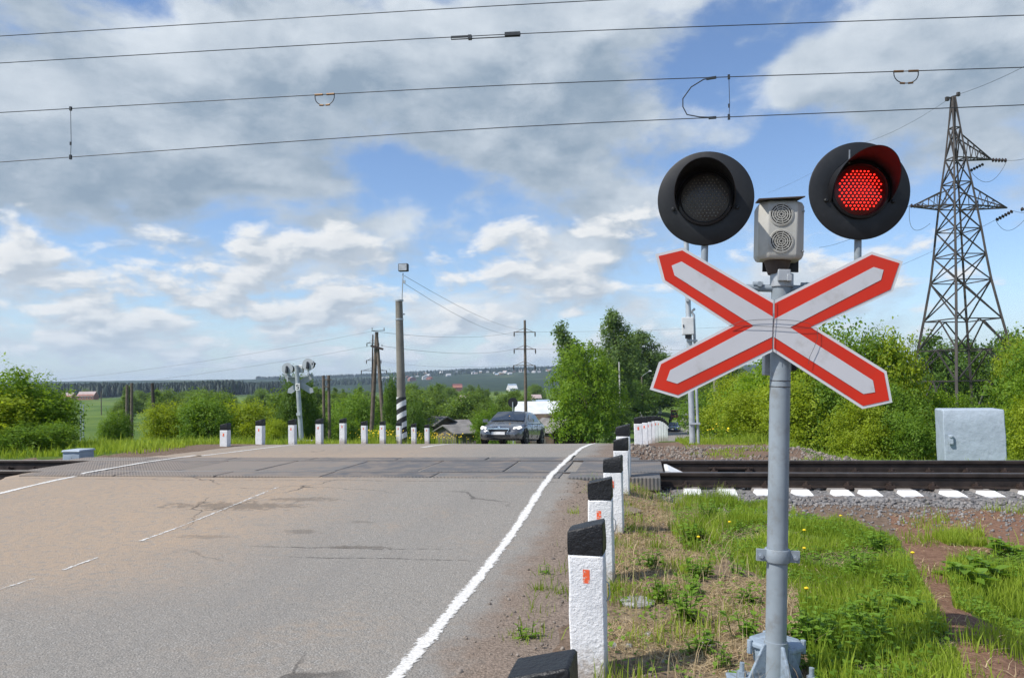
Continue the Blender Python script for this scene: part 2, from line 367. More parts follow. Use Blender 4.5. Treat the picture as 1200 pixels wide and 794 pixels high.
# ---- road asphalt
def asphalt():
    m, g = newmat('worn_asphalt'); P = g.node('ShaderNodeNewGeometry').outputs['Position']; x, y, z = g.sep(P)
    fine = g.noise(P, 160, 3, .7); mid = g.noise(P, 14, 6, .65); big = g.noise(P, .9, 5, .6)
    c = g.mix(g.ss(fine, .3, .7), (.142, .132, .117), (.315, .295, .262))
    vs_ = g.sep(g.voro(P, 130)['Color']); c = g.mix(g.ss(vs_[0], .80, .95, 0., .55), c, (.42, .40, .37)); c = g.mix(g.ss(vs_[1], .86, .97, 0., .5), c, (.07, .068, .065))
    c = g.mix(g.m('MULTIPLY', g.ss(mid, .35, .75), .5), c, (.27, .24, .205))
    # longitudinal wheel tracks a little darker / polished
    wv = g.noise(g.comb(g.m('MULTIPLY', x, 1.6), g.m('MULTIPLY', y, .18), 0), 1., 4, .5)
    c = g.mix(g.m('MULTIPLY', g.ss(wv, .45, .7), .35), c, (.19, .18, .165))
    # brown dust spread over the far lane before the rails
    dm = g.m('MULTIPLY', g.ss(g.m('ADD', x, g.m('MULTIPLY', big, 2.2)), -1.3, -3.4), g.m('MULTIPLY', g.ss(y, 3.6, 5.4), g.ss(y, 18., 11.)))
    dm = g.m('MULTIPLY', dm, g.ss(mid, .2, .62))
    c = g.mix(g.m('MULTIPLY', dm, .85), c, (.37, .275, .19))
    d2 = g.m('MULTIPLY', g.ss(big, .48, .68), g.ss(mid, .35, .65))
    c = g.mix(g.m('MULTIPLY', d2, .6), c, (.29, .235, .18))
    # shoulder: dirt and grit right of the edge line
    edge = g.m('ADD', g.m('SUBTRACT', x, g.m('MULTIPLY', g.ss(y, 30, 60), 30.)), g.m('MULTIPLY', g.m('SUBTRACT', g.noise(P, 3.5, 5, .65), .5), .55))
    c = g.mix(g.ss(edge, -1.12, -.82), c, g.mix(g.ss(g.noise(P, 60, 4, .7), .35, .65), (.13, .1, .075), (.27, .21, .165)))
    # dark patched spots and cracks
    pt = g.ss(g.noise(g.comb(x, g.m('MULTIPLY', y, 1.9), 11.), .95, 6, .6), .69, .73)
    c = g.mix(g.m('MULTIPLY', pt, .0), c, (.085, .078, .07))
    wp = g.vm('ADD', P, g.scale(g.comb(g.noise(P, 1.3, 4), g.noise(g.vm('ADD', P, (7, 3, 1)), 1.3, 4), 0), .9))
    ck = g.voro(wp, .42, 'DISTANCE_TO_EDGE')['Distance']
    ckm = g.m('MULTIPLY', g.ss(ck, .007, .0015), g.ss(g.noise(P, .35, 2), .5, .6))
    c = g.mix(g.m('MULTIPLY', ckm, .8), c, (.04, .036, .032))
    # dark tar seams running across the lanes
    yy = g.m('ADD', y, g.m('MULTIPLY', g.noise(P, 2.0, 4), .16))
    for (yc, xa, xb) in ((6.02, -3.4, -1.5), (5.7, -2.9, -1.25), (9.12, -9., -.9)):
        s = g.m('MULTIPLY', g.ss(g.m('ABSOLUTE', g.m('SUBTRACT', yy, yc+.08)), .022, .006), g.m('MULTIPLY', g.ss(x, xa, xa+.3), g.ss(x, xb, xb-.3)))
        c = g.mix(g.m('MULTIPLY', g.m('MULTIPLY', s, g.ss(mid, .4, .55)), .75), c, (.05, .045, .04))
    # potholes: (x, y, rx, ry)
    for (px_, py_, rx, ry, k) in ((-4.35, 7.6, .85, .22, .8), (-3.75, 7.95, .45, .12, .7), (-2.38, 6.05, .28, .06, .9), (-3.1, 6.55, .2, .09, .7), (-3.9, 6.3, .3, .08, .5), (-2.7, 6.95, .12, .05, .5)):
        dd = g.vm('LENGTH', g.comb(g.m('DIVIDE', g.m('SUBTRACT', x, px_), rx), g.m('DIVIDE', g.m('SUBTRACT', y, py_), ry), 0), out=1)
        k2 = g.ss(g.m('ADD', dd, g.m('MULTIPLY', g.m('SUBTRACT', g.noise(P, 9, 6, .7), .5), 3.4)), 1.05, .5)
        c = g.mix(g.m('MULTIPLY', k2, k*.62), c, (.085, .07, .055))
    grit = g.voro(P, 95)['Distance']
    hgt = g.m('ADD', g.m('MULTIPLY', grit, .8), g.m('MULTIPLY', mid, 2.))
    b = bsdf(g, c, .88, normal=g.bump(hgt, .8, .006), spec=.3); g.l.new(b.outputs[0], g.out.inputs[0]); return m
M['asphalt'] = asphalt()
def linepaint(chip=.42, soft=False):
    m, g = newmat('chipped_white_line'); P = g.node('ShaderNodeNewGeometry').outputs['Position']; u = g.attr('across')
    n = g.noise(P, 26, 6, .7); n2 = g.noise(P, 2.2, 4, .6)
    e = g.m('SUBTRACT', 1., g.m('ABSOLUTE', u))       # 0 at edge, 1 in the middle
    a = g.ss(g.m('ADD', g.m('ADD', n, g.m('MULTIPLY', e, .45)), g.m('MULTIPLY', n2, .25)), chip+.10, chip+.32)
    c = g.mix(g.ss(g.noise(P, 70, 4), .35, .65), (.52, .50, .46), (.74, .73, .70))
    b = bsdf(g, c, .8); t = g.node('ShaderNodeBsdfTransparent'); mx = g.node('ShaderNodeMixShader')
    g.l.new(a, mx.inputs[0]); g.l.new(t.outputs[0], mx.inputs[1]); g.l.new(b.outputs[0], mx.inputs[2]); g.l.new(mx.outputs[0], g.out.inputs[0]); return m
M['line'] = linepaint(.54); M['lineworn'] = linepaint(.80)
# ---- ground
def groundmat():
    m, g = newmat('earth_and_grass'); P = g.node('ShaderNodeNewGeometry').outputs['Position']; x, y, z = g.sep(P)
    r = g.vm('LENGTH', P, out=1)
    n1 = g.noise(P, 1.6, 6, .65); n2 = g.noise(P, 22, 5, .7); n3 = g.noise(P, 90, 3, .7)
    green = g.attr('green'); red = g.attr('red'); dry = g.attr('dry')
    dirt = g.mix(g.ss(n2, .3, .7), (.105, .075, .052), (.23, .165, .12))
    dirt = g.mix(g.m('MULTIPLY', g.ss(n3, .6, .7), .6), dirt, (.34, .29, .24))
    dirt = g.mix(g.m('MULTIPLY', red, .85), dirt, g.mix(g.ss(n2, .3, .7), (.15, .078, .05), (.27, .155, .10)))
    straw = g.mix(g.ss(n2, .35, .65), (.17, .12, .07), (.33, .26, .16))
    c = g.mix(g.m('MULTIPLY', dry, g.ss(n1, .35, .6)), dirt, straw)
    gr = g.mix(g.ss(n2, .3, .7), (.05, .085, .015), (.115, .17, .03))
    c = g.mix(g.ss(g.m('ADD', green, g.m('MULTIPLY', g.m('SUBTRACT', n1, .5), .7)), .35, .65), c, gr)
    # meadow farther off
    mf = g.mix(g.ss(g.noise(P, .045, 5, .6), .35, .65), (.065, .12, .02), (.13, .19, .035))
    mf = g.mix(g.m('MULTIPLY', g.ss(g.noise(P, .02, 4, .6), .55, .68), .6), mf, (.14, .12, .055))
    c = g.mix(g.ss(r, 28, 60), c, mf)
    # woods and fields on the far slope
    ph = g.comb(x, g.m('MULTIPLY', y, .55), 0)
    wood = g.ss(g.noise(ph, .0042, 6, .62),   .37, .47)
    wood = g.m('MAXIMUM', wood, g.ss(z, 36, 46))
    cf = g.mix(wood, g.mix(g.ss(g.noise(ph, .011, 3), .4, .6), (.045, .072, .035), (.078, .10, .043)), g.mix(g.ss(g.noise(P, .05, 4), .4, .6), (.015, .033, .018), (.03, .055, .024)))
    c = g.mix(g.ss(r, 700, 1100), c, cf)
    hgt = g.m('ADD', g.m('MULTIPLY', n2, 1.5), n3)
    b = bsdf(g, c, .95, normal=g.bump(hgt, .6, .02), spec=.15); g.l.new(b.outputs[0], g.out.inputs[0]); return m
M['ground'] = groundmat()
def ballastmat():
    m, g = newmat('ballast_bed'); P = g.node('ShaderNodeNewGeometry').outputs['Position']
    v = g.voro(P, 26); n = g.noise(P, 2.5, 5)
    sp = g.sep(v['Color'])
    c = g.mix(sp[0], (.10, .10, .10), (.27, .26, .25)); c = g.mix(g.ss(n, .45, .7, 0., .7), c, (.16, .11, .08))
    b = bsdf(g, c, .9, normal=g.bump(v['Distance'], 1., .03)); g.l.new(b.outputs[0], g.out.inputs[0]); return m
M['ballast'] = ballastmat()
def stonemat(name, a, b_):
    m, g = newmat(name); t = g.attr('tint'); P = g.node('ShaderNodeNewGeometry').outputs['Position']
    c = g.mix(t, a, b_); c = g.mix(g.m('MULTIPLY', g.noise(P, 60, 4), .4), c, (.12, .1, .09))
    b = bsdf(g, c, .85, normal=g.bump(g.noise(P, 120, 3), .5, .004)); g.l.new(b.outputs[0], g.out.inputs[0]); return m
M['stones'] = stonemat('crushed_stone', (.10, .10, .103), (.30, .285, .27))
M['pebbles'] = stonemat('roadside_grit', (.11, .09, .075), (.34, .29, .24))
def rubber():
    m, g = newmat('ribbed_rubber'); P = g.node('ShaderNodeNewGeometry').outputs['Position']; x, y, z = g.sep(P)
    oi = g.node('ShaderNodeObjectInfo').outputs['Random']
    rib = g.m('MULTIPLY', g.m('SINE', g.m('MULTIPLY', x, 2*math.pi/.045)), g.m('SINE', g.m('MULTIPLY', y, 2*math.pi/.06)))
    dust = g.ss(g.m('ADD', g.noise(P, 3.5, 6, .65), g.m('MULTIPLY', g.ss(x, -2., -7.), .18)), .42, .68)
    c = g.mix(oi, (.095, .095, .098), (.16, .157, .152)); c = g.mix(g.m('MULTIPLY', g.ss(rib, .1, .5), .35), c, (.05, .05, .055)); c = g.mix(g.m('MULTIPLY', dust, .65), c, (.25, .2, .155))
    b = bsdf(g, c, .75, normal=g.bump(rib, .7, .006)); g.l.new(b.outputs[0], g.out.inputs[0]); return m
M['rubber'] = rubber()
# ------------------------------------------------------------------ light and sky
ELEV = RAD(51)
RGT = Vector((math.cos(TH), math.sin(TH), 0))
SUNH = (RGT*-.9 + FW*-.43).normalized()
SUNV = Vector((SUNH.x*math.cos(ELEV), SUNH.y*math.cos(ELEV), math.sin(ELEV)))
sl = bpy.data.lights.new('sun', 'SUN'); so = bpy.data.objects.new('sun', sl); COL.objects.link(so)
sl.energy = 4.4; sl.angle = RAD(.55); sl.color = (1, .955, .89)
so.rotation_euler = (-SUNV).to_track_quat('-Z', 'Y').to_euler(); so.location = (-20, -10, 30)
SKYK = .1
def make_sky():
    w = bpy.data.worlds.new('World'); S.world = w; w.use_nodes = True; w.node_tree.nodes.clear(); g = G(w.node_tree)
    V = g.node('ShaderNodeTexCoord').outputs['Generated']
    sk = g.node('ShaderNodeTexSky', sky_type='NISHITA', sun_disc=False)
    sk.sun_elevation = ELEV; sk.sun_rotation = math.atan2(SUNV.x, SUNV.y); sk.altitude = 150; sk.air_density = 1.0; sk.dust_density = .6; sk.ozone_density = 2.2
    def azel(px, py):
        v = ray(px, py).normalized(); return math.degrees(math.atan2(v.x, v.y)), math.degrees(math.asin(v.z))
    # px, py, rx, ry, weight
    high = [(330, 105, 380, 85, .56), (640, 120, 190, 80, .42), (60, 120, 150, 70, .40), (300, 195, 150, 40, .30), (1010, 70, 150, 60, .30), (1140, 160, 110, 80, .30),
            (600, 30, 260, 40, .22), (60, 40, 70, 30, -.16), (480, 205, 70, 28, -.42), (210, 232, 90, 18, -.3), (830, 45, 70, 40, -.35), (900, 165, 80, 60, -.45), (330, 235, 120, 16, -.3), (40, 215, 60, 20, .1)]
    low = [(610, 248, 150, 30, .50), (745, 255, 70, 26, .40), (380, 285, 90, 26, .42), (600, 318, 80, 26, .42), (220, 345, 150, 32, .40), (340, 365, 90, 26, .40), (60, 290, 90, 35, .30),
           (80, 380, 120, 26, .34), (560, 375, 140, 22, .30), (740, 335, 60, 18, .32), (1090, 320, 90, 40, .26), (980, 330, 60, 30, .2), (250, 415, 300, 16, .36), (700, 415, 200, 16, .3), (230, 300, 60, 22, .2),
           (500, 270, 40, 22, -.35), (880, 250, 50, 90, -.2), (1150, 240, 60, 60, -.2), (560, 200, 60, 16, -.2)]
    def gauss(az, el, L):
        tot = None
        for (px, py, rx, ry, wt) in L:
            a0, e0 = azel(px, py); ra = rx/16.; re = ry/16.
            d = g.m('ADD', g.m('POWER', g.m('ABSOLUTE', g.m('MULTIPLY', g.m('SUBTRACT', az, a0), 1/ra)), 2.), g.m('POWER', g.m('ABSOLUTE', g.m('MULTIPLY', g.m('SUBTRACT', el, e0), 1/re)), 2.))
            t = g.m('MULTIPLY', g.m('EXPONENT', g.m('MULTIPLY', d, -.8)), wt)
            tot = t if tot is None else g.m('ADD', tot, t)
        return tot
    def coords(v):
        x, y, z = g.sep(v)
        az = g.m('MULTIPLY', g.m('ARCTAN2', x, y), 57.2958); el = g.m('MULTIPLY', g.m('ARCSINE', z), 57.2958)
        q = g.m('ADD', g.m('MAXIMUM', z, 0.), .13)
        pl = g.comb(g.m('DIVIDE', x, q), g.m('DIVIDE', y, q), 0)
        return az, el, pl
    def layer(v, which):
        az, el, pl = coords(v)
        if which == 'high':
            k = g.comb(g.m('MULTIPLY', az, .075), g.m('MULTIPLY', el, .125), 3.1)
            n = g.noise(k, 1.0, 9, .57, .2); n2 = g.noise(pl, 2.2, 6, .6)
            bil = g.voro(g.vm('ADD', k, g.scale(g.comb(g.noise(k, 2.6, 4), n, 0), .4)), 2.4, 'SMOOTH_F1')['Distance']
            f = g.m('ADD', g.m('MULTIPLY', g.m('SUBTRACT', n, .5), 2.5), g.m('MULTIPLY', g.m('SUBTRACT', n2, .5), .4))
            f = g.m('ADD', f, g.m('MULTIPLY', g.m('SUBTRACT', .42, bil), .5))
            return g.m('ADD', g.m('ADD', f, gauss(az, el, high)), .02)
        k = g.comb(g.m('MULTIPLY', az, .16), g.m('MULTIPLY', el, .32), g.m('MULTIPLY', el, .05))
        n = g.noise(k, 1.15, 9, .60, .15); n2 = g.noise(pl, 2.7, 6, .6)
        bil = g.voro(g.vm('ADD', k, g.scale(g.comb(g.noise(k, 3.2, 3), n, 0), .35)), 2.6, 'SMOOTH_F1')['Distance']
        f = g.m('ADD', g.m('MULTIPLY', g.m('SUBTRACT', n, .5), 2.0), g.m('MULTIPLY', g.m('SUBTRACT', n2, .5), .6))
        f = g.m('ADD', f, g.m('MULTIPLY', g.m('SUBTRACT', .42, bil), .55))
        return g.m('ADD', g.m('ADD', f, g.m('MULTIPLY', gauss(az, el, low), .85)), g.ss(el, 10.5, 15., -.10, -1.3))
    up = Vector((0, 0, 1)); off = (SUNH*.35 + Vector((-.35, 0, 0)) + up*.9).normalized()
    def shade(which, step, lo, hi, tlo, thi, kd, mask0, mask1):
        d = layer(V, which); d2 = layer(g.vm('ADD', V, tuple(off*step)), which)
        lit = g.ss(g.m('SUBTRACT', d, d2), lo, hi); th = g.ss(d, tlo, thi)
        b = g.m('ADD', g.m('MULTIPLY', lit, kd), g.m('MULTIPLY', g.m('SUBTRACT', 1., th), 1-kd))
        return g.ss(d, mask0, mask1), b
    skyc = sk.outputs[0]
    skyc = g.mix(1., skyc, (1.20, 1.28, 1.42), 'MULTIPLY')
    mh, bh = shade('high', .045, -.30, .45, .0, .75, .62, -.06, .36)
    ml, bl = shade('low', .014, -.20, .30, .05, .80, .70, -.05, .34)
    bh = g.m('ADD', bh, g.m('MULTIPLY', g.m('SUBTRACT', g.noise(g.vm('MULTIPLY', g.comb(coords(V)[0], coords(V)[1], 0), (.1, .17, 1.)), 1.6, 7, .6), .5), 1.3), clamp=True)
    ch = g.mix(bh, (2.6, 3.35, 4.2), (6.5, 7.05, 7.6))
    cl = g.mix(bl, (3.5, 4.25, 5.15), (8.0, 8.1, 8.15))
    el = coords(V)[1]
    c = g.mix(g.m('MULTIPLY', mh, .96), skyc, ch)
    c = g.mix(g.m('MULTIPLY', ml, .97), c, cl)
    c = g.mix(g.ss(el, 7., -1., 0., .62), c, (4.6, 5.9, 7.3))      # moist air low over the horizon
    bg = g.node('ShaderNodeBackground'); g.put(bg.inputs[0], c); bg.inputs[1].default_value = SKYK
    o = g.node('ShaderNodeOutputWorld'); g.l.new(bg.outputs[0], o.inputs[0])
    w.cycles.sampling_method = 'MANUAL'; w.cycles.sample_map_resolution = 512
make_sky()
vs = S.view_settings; vs.view_transform = 'Standard'; vs.look = 'None'; vs.exposure = 0.22; vs.gamma = 1; vs.use_curve_mapping = False
S.render.engine = 'CYCLES'
S.cycles.use_denoising = True; S.cycles.denoiser = 'OPENIMAGEDENOISE'
S.cycles.denoising_input_passes = 'RGB_ALBEDO_NORMAL'
S.cycles.max_bounces = 6; S.cycles.diffuse_bounces = 3; S.cycles.glossy_bounces = 3; S.cycles.transmission_bounces = 3; S.cycles.transparent_max_bounces = 8; S.cycles.volume_bounces = 0
S.cycles.use_adaptive_sampling = True; S.cycles.adaptive_threshold = .012; S.cycles.caustics_reflective = False; S.cycles.caustics_refractive = False
S.cycles.sample_clamp_indirect = 6
S.render.use_persistent_data = False
# haze box (sky lies outside it)
def haze():
    m, g = newmat('haze_air'); v = g.node('ShaderNodeVolumePrincipled'); v.inputs['Color'].default_value = (.66, .80, 1, 1)
    v.inputs['Density'].default_value = HAZE; v.inputs['Anisotropy'].default_value = .2
    g.l.new(v.outputs[0], g.out.inputs['Volume'])
    b = MB(); b.box((0, 0, 39.5), (9400, 9400, 111)); o = b.build('haze', m); tag(o, kind='stuff'); o['label'] = 'thin blue summer haze over the valley'
HAZE = .00012
haze()
# ------------------------------------------------------------------ ground sheet
def poly_px(pts, z=0.): return np.array([[p.x, p.y] for p in (gnd(a, b, z) for a, b in pts)])
def in_poly(x, y, P):
    r = np.zeros(len(x), bool); n = len(P)
    for i in range(n):
        x0, y0 = P[i]; x1, y1 = P[(i+1) % n]
        c = ((y0 > y) != (y1 > y)) & (x < (x1-x0)*(y-y0)/(y1-y0+1e-12)+x0); r ^= c
    return r
LUSH = [poly_px([(872, 585), (905, 584), (935, 600), (1000, 606), (1050, 630), (1085, 690), (1120, 760), (1150, 850), (960, 850), (945, 760), (935, 690), (860, 655), (838, 625)]),
        poly_px([(1108, 655), (1150, 640), (1230, 632), (1230, 715), (1180, 722), (1118, 712)])]
MIDG = [poly_px([(770, 578), (850, 575), (872, 590), (840, 625), (860, 655), (800, 640), (775, 605)]), poly_px([(1090, 622), (1150, 618), (1165, 632), (1110, 634)])]
DRY = [poly_px([(735, 575), (850, 600), (860, 660), (940, 690), (945, 760), (960, 860), (690, 860), (700, 700)])]
REDD = [poly_px([(1040, 600), (1230, 590), (1230, 640), (1110, 650), (1118, 712), (1230, 715), (1230, 860), (1150, 850), (1085, 690)])]
BEYOND_R = [poly_px([(880, 517), (1230, 524), (1230, 538), (900, 537)], .05)]
def build_ground():
    r = np.concatenate([[0.0], .5*np.exp(np.linspace(0, math.log(4500/.5), 330))])
    a = np.concatenate([np.radians(np.linspace(-52, 52, 620))+TH*-1, np.radians(np.linspace(54, 306, 90))-TH])   # clockwise from +Y
    Rr, A = np.meshgrid(r[1:], a, indexing='ij'); x = (Rr*np.sin(A)).ravel(); y = (Rr*np.cos(A)).ravel()
    x = np.concatenate([[0], x]); y = np.concatenate([[0], y]); z = terrain_z(x, y)
    na = len(a); nr = len(r)-1
    i, k = np.meshgrid(np.arange(nr-1), np.arange(na), indexing='ij'); k2 = (k+1) % na
    q = np.stack([1+i*na+k, 1+(i+1)*na+k, 1+(i+1)*na+k2, 1+i*na+k2], -1).reshape(-1, 4)[:, ::-1]
    k = np.arange(na); t = np.stack([np.zeros(na, int), 1+(k+1) % na, 1+k], -1)[:, ::-1]
    g_ = np.zeros(len(x)); red = np.zeros(len(x)); dry = np.zeros(len(x))
    for P in LUSH: g_[in_poly(x, y, P)] = 1
    for P in MIDG: g_[in_poly(x, y, P)] = .6
    for P in DRY: dry[in_poly(x, y, P)] = 1
    for P in REDD: m_ = in_poly(x, y, P); red[m_] = 1; g_[m_ & (g_ < .9)] = .0
    c = road_c(y); d = x-c
    L = (d < -4.6) & (y > 12.6); g_[L] = sstep(4.9, 5.8, -d[L])
    Rn = (d > 7.0) & (y > 12.4)
    L = (d < -4.5) & (y < 8.8); g_[L] = .55*sstep(4.8, 6, -d[L])
    Rm = (d > 3.5) & (y > 12.4); g_[Rm] = .28 + .4*sstep(6, 11, d[Rm]) + .5*sstep(19, 24, y[Rm]); red[Rm] = .3*(1-sstep(20, 24, y[Rm])); g_[Rn] = 1.; red[Rn] = 0
    me = np_mesh('ground', np.stack([x, y, z], 1), [q, t], M['ground'], {'green': g_, 'red': red, 'dry': dry}, smooth=True)
    tag(mesh_obj('ground', me), kind='structure')
build_ground()
# ------------------------------------------------------------------ road
def build_road():
    ys = np.concatenate([np.arange(-10, 2, .5), np.arange(2, 20, .12), np.arange(20, 60, .6), np.arange(60, 330, 3.)])
    ts = np.concatenate([[0], np.linspace(.02, .98, 25), [1.]])
    rng = np.random.default_rng(3)
    wob = lambda y, s: .12*np.sin(y*2.3+s)+.07*np.sin(y*6.1+2*s)+.05*np.sin(y*13.7+s)
    V = []
    for y in ys:
        c = float(road_c(y)); l = c-4.15+(float(wob(y, 1))*.6) - .35*float(np.exp(-((y-10.7)/3.)**2)); r_ = c+3.72+float(wob(y, 2.2))*.9 + (.25 if y < 9 else 0)
        for t in ts:
            x = l+(r_-l)*t; e = min(t, 1-t)
            z = float(road_z(y)) - .035*max(0, 1-e/.03) + .004*math.sin(x*1.1+y*.5)+.003*math.sin(y*1.9-x*2.3)
            V.append((x, y, z))
    n = len(ts); i, k = np.meshgrid(np.arange(len(ys)-1), np.arange(n-1), indexing='ij')
    q = np.stack([i*n+k, i*n+k+1, (i+1)*n+k+1, (i+1)*n+k], -1).reshape(-1, 4)
    me = np_mesh('road', np.array(V), [q], M['asphalt'], smooth=True); tag(mesh_obj('road', me), kind='structure')
build_road()
def road_surf(x, y): return float(road_z(y)) + .004*math.sin(x*1.1+y*.5)+.003*math.sin(y*1.9-x*2.3)
def line(name, pts, w, mat, dz=.004):
    V = []; T = []
    pts = [Vector((p[0], p[1])) for p in pts]; fine = []
    for a, b in zip(pts[:-1], pts[1:]):
        m = max(2, int((b-a).length/.12)); fine += [a.lerp(b, k/m) for k in range(m)]
    fine.append(pts[-1])
    for i, p in enumerate(fine):
        d = (fine[min(i+1, len(fine)-1)]-fine[max(i-1, 0)]).normalized(); nn = Vector((d.y, -d.x))
        ww = w*(1+.12*math.sin(i*.9)+.08*math.sin(i*2.7+1))
        for t in (-1, -.5, 0, .5, 1):
            q = p+nn*ww*.5*t
            zz = road_surf(q.x, q.y); V.append((q.x, q.y, max(zz, .1815 if 9.45 < q.y < 12.25 else -9)+dz)); T.append(t)
    n = 5; i, k = np.meshgrid(np.arange(len(fine)-1), np.arange(n-1), indexing='ij')
    q = np.stack([i*n+k, i*n+k+1, (i+1)*n+k+1, (i+1)*n+k], -1).reshape(-1, 4)
    tag(mesh_obj(name, np_mesh(name, np.array(V), [q], mat, {'across': np.array(T)})), kind='structure')
line('road_edge_line', [(-1.13, -4), (-1.165, 3.3), (-1.19, 5.2), (-1.26, 9.0), (-1.29, 13.8), (-1.15, 15.8), (-.7, 20), (0.0, 40)], .10, M['line'])
line('road_edge_line', [(-7.5, 2), (-7.58, 8.03), (-7.62, 8.79), (-7.72, 10.15), (-7.78, 11.0), (-7.7, 11.9), (-7.38, 14.), (-7.1, 15.6), (-7.0, 20), (-6.9, 30)], .10, M['line'])
line('road_centre_line', [(-4.31, 2.2), (-4.29, 4.85)], .1, M['lineworn'])
line('road_centre_line', [(-4.27, 5.1), (-4.3, 5.5)], .09, M['lineworn'])
line('road_centre_line', [(-4.36, 6.1), (-4.37, 7.1), (-4.36, 8.6)], .1, M['lineworn'])
line('road_centre_line', [(-4.25, 14.0), (-3.75, 16.9)], .1, M['line'])
# ------------------------------------------------------------------ track
def TP(x, s, z): return Vector((x-.013*s, float(track_y(x))+s, z))
def strip_mesh(x0, x1, nx, prof, jit=.0, seed=1):
    rng = np.random.default_rng(seed); xs = np.linspace(x0, x1, nx); V = []
    for x in xs:
        for (s, z) in prof:
            p = TP(x, s, z); V.append((p.x, p.y, p.z+rng.uniform(-jit, jit)))
    n = len(prof); i, k = np.meshgrid(np.arange(nx-1), np.arange(n-1), indexing='ij')
    return np.array(V), np.stack([i*n+k, (i+1)*n+k, (i+1)*n+k+1, i*n+k+1], -1).reshape(-1, 4)[:, ::-1]
for (xa, xb, nx) in ((-0.2, 14, 240), (14, 70, 60), (-24, -8.9, 160), (-90, -24, 60)):
    v, q = strip_mesh(xa, xb, nx, [(-2.3, -.13), (-2.0, -.1), (-1.7, -.055), (-1.45, -.02), (-1.2, -.025), (-.9, -.02), (-.5, -.025), (0, -.03), (.5, -.025), (.9, -.02), (1.2, -.025), (1.45, -.02), (1.75, -.06), (2.2, -.13)], .012)
    tag(mesh_obj('ballast', np_mesh('ballast', v, [q], M['ballast'])), kind='structure')
RPROF = [(-.066, 0), (.066, 0), (.066, .012), (.012, .028), (.009, .12), (.034, .138), (.036, .168), (.028, .178), (-.028, .178), (-.036, .168), (-.034, .138), (-.009, .12), (-.012, .028), (-.066, .012)]
def rail(s, label):
    b = MB(); R_ = []
    for x in (-90, -30, 0, 30, 75):
        R_.append([TP(x, s+a, c) for a, c in RPROF])
    b.rings(R_)
    o = b.build('rail', [M['rail']], smooth=30); tag(o, label, 'rail', 'two rails of the single track')
    c = MB(); cc = []
    for x in (-90, -30, 0, 30, 75): cc.append([TP(x, s+a, h) for a, h in ((-.026, .1782), (.026, .1782), (.024, .1802), (-.024, .1802))])
    c.rings(cc); c.build('running_surface', [M['railtop']], o)
    fm = None
    for k in list(range(0, 22))+list(range(-24, -15)):
        x = .35+.47*k
        if -8.7 < x < .1: continue
        for sd in (-1, 1):
            p = TP(x, s+sd*.085, .0); q = p; p = Vector((0, 0, 0)); f = MB()
            f.box(p+Vector((0, 0, .022)), (.09, .075, .044)); f.tube(p+Vector((0, 0, .04)), p+Vector((0, 0, .085)), .016, n=8); f.tube(p+Vector((0, 0, .045)), p+Vector((0, 0, .066)), .026, n=6)
            f.box(p+Vector((0, -sd*.04, .05)), (.05, .05, .02))
            if fm is None: fm = {}
            if sd not in fm: fm[sd] = f.mesh('fastening', [M['fast']])
            mesh_obj('fastening', fm[sd], o).location = q
    if s > 0:
        j = MB()
        for sd in (-1, 1):
            for (xa, xb) in ((.75, 1.35),):
                j.bar(TP(xa, s+sd*.024, .075), TP(xb, s+sd*.024, .075), .07, .022)
                for k in range(4): j.tube(TP(xa+.09+.14*k, s+sd*.03, .078), TP(xa+.09+.14*k, s+sd*.06, .078), .016, n=6)
        j.build('joint_bar', [M['fast']], o)
    return o
rail(-.76, 'nearer dark rail of the track, running above the white sleeper ends')
rail(.76, 'farther dark rail of the track, at the foot of the grey box')
# sleepers with white ends
def sleeper_mesh():
    prof = [(-.115, -.2), (.115, -.2), (.115, -.05), (.095, 0.), (-.095, 0.), (-.115, -.05)]
    b = MB(); b.rings([[Vector((a, s, z)) for a, z in prof] for s in (-1.02, 1.30)])
    w = MB(); w.rings([[Vector((a*1.0, s, z*1.0)) for a, z in pr] for s, pr in ((-1.30, [(-.115, -.2), (.115, -.2), (.115, -.07), (.098, -.022), (-.098, -.022), (-.115, -.07)]), (-1.02, [(a*1.004, z+.004) for a, z in prof]))])
    return b.mesh('sleeper', [M['concrete']]), w.mesh('painted_end', [M['whitepaint']])
sm, wm = sleeper_mesh()
sx = [.42, .83, 1.22, 1.67, 2.09, 2.40, 2.84, 3.27, 3.68, 4.10, 4.52, 4.95, 5.4, 5.85]
ordn = ['first', 'second', 'third', 'fourth', 'fifth', 'sixth', 'seventh', 'eighth', 'ninth', 'tenth', 'eleventh', 'twelfth', 'thirteenth', 'fourteenth', 'fifteenth']
for i, x in enumerate(sx + [-9.05, -9.5, -9.95, -10.4]):
    p = TP(x, 0, 0)
    lab = f'white-ended sleeper, {ordn[i]} along the track to the right of the crossing deck' if i < len(sx) else f'sleeper under the rails left of the road, {ordn[i-len(sx)]} from the crossing deck'
    o = mesh_obj('sleeper', sm); o.location = p+Vector((0, 0, .008)); o.rotation_euler = (0, 0, .013+random.uniform(-.02, .02)); tag(o, lab, 'sleeper', 'sleepers under the track')
    mesh_obj('painted_end', wm, o)
# crossing deck
deck = thing('crossing_deck', 'dark ribbed rubber panels laid between and beside the rails across the road', 'crossing deck', TP(-4.2, 0, .02), .013)
def panel(x0, x1, s0, s1, sk0=0., sk1=0.):
    b = MB(); z0, z1 = .0, .158; tilt = random.uniform(-.004, .004)
    P = [(x0, s0), (x1, s0), (x1+sk1, s1), (x0+sk0, s1)]
    b.add([(x, s, z0) for x, s in P]+[(x, s, z1+random.uniform(-.003, .003)) for x, s in P], [(3, 2, 1, 0), (4, 5, 6, 7), (0, 1, 5, 4), (1, 2, 6, 5), (2, 3, 7, 6), (3, 0, 4, 7)])
    b.build('rubber_panel', [M['rubber']], deck, bevel=.012)
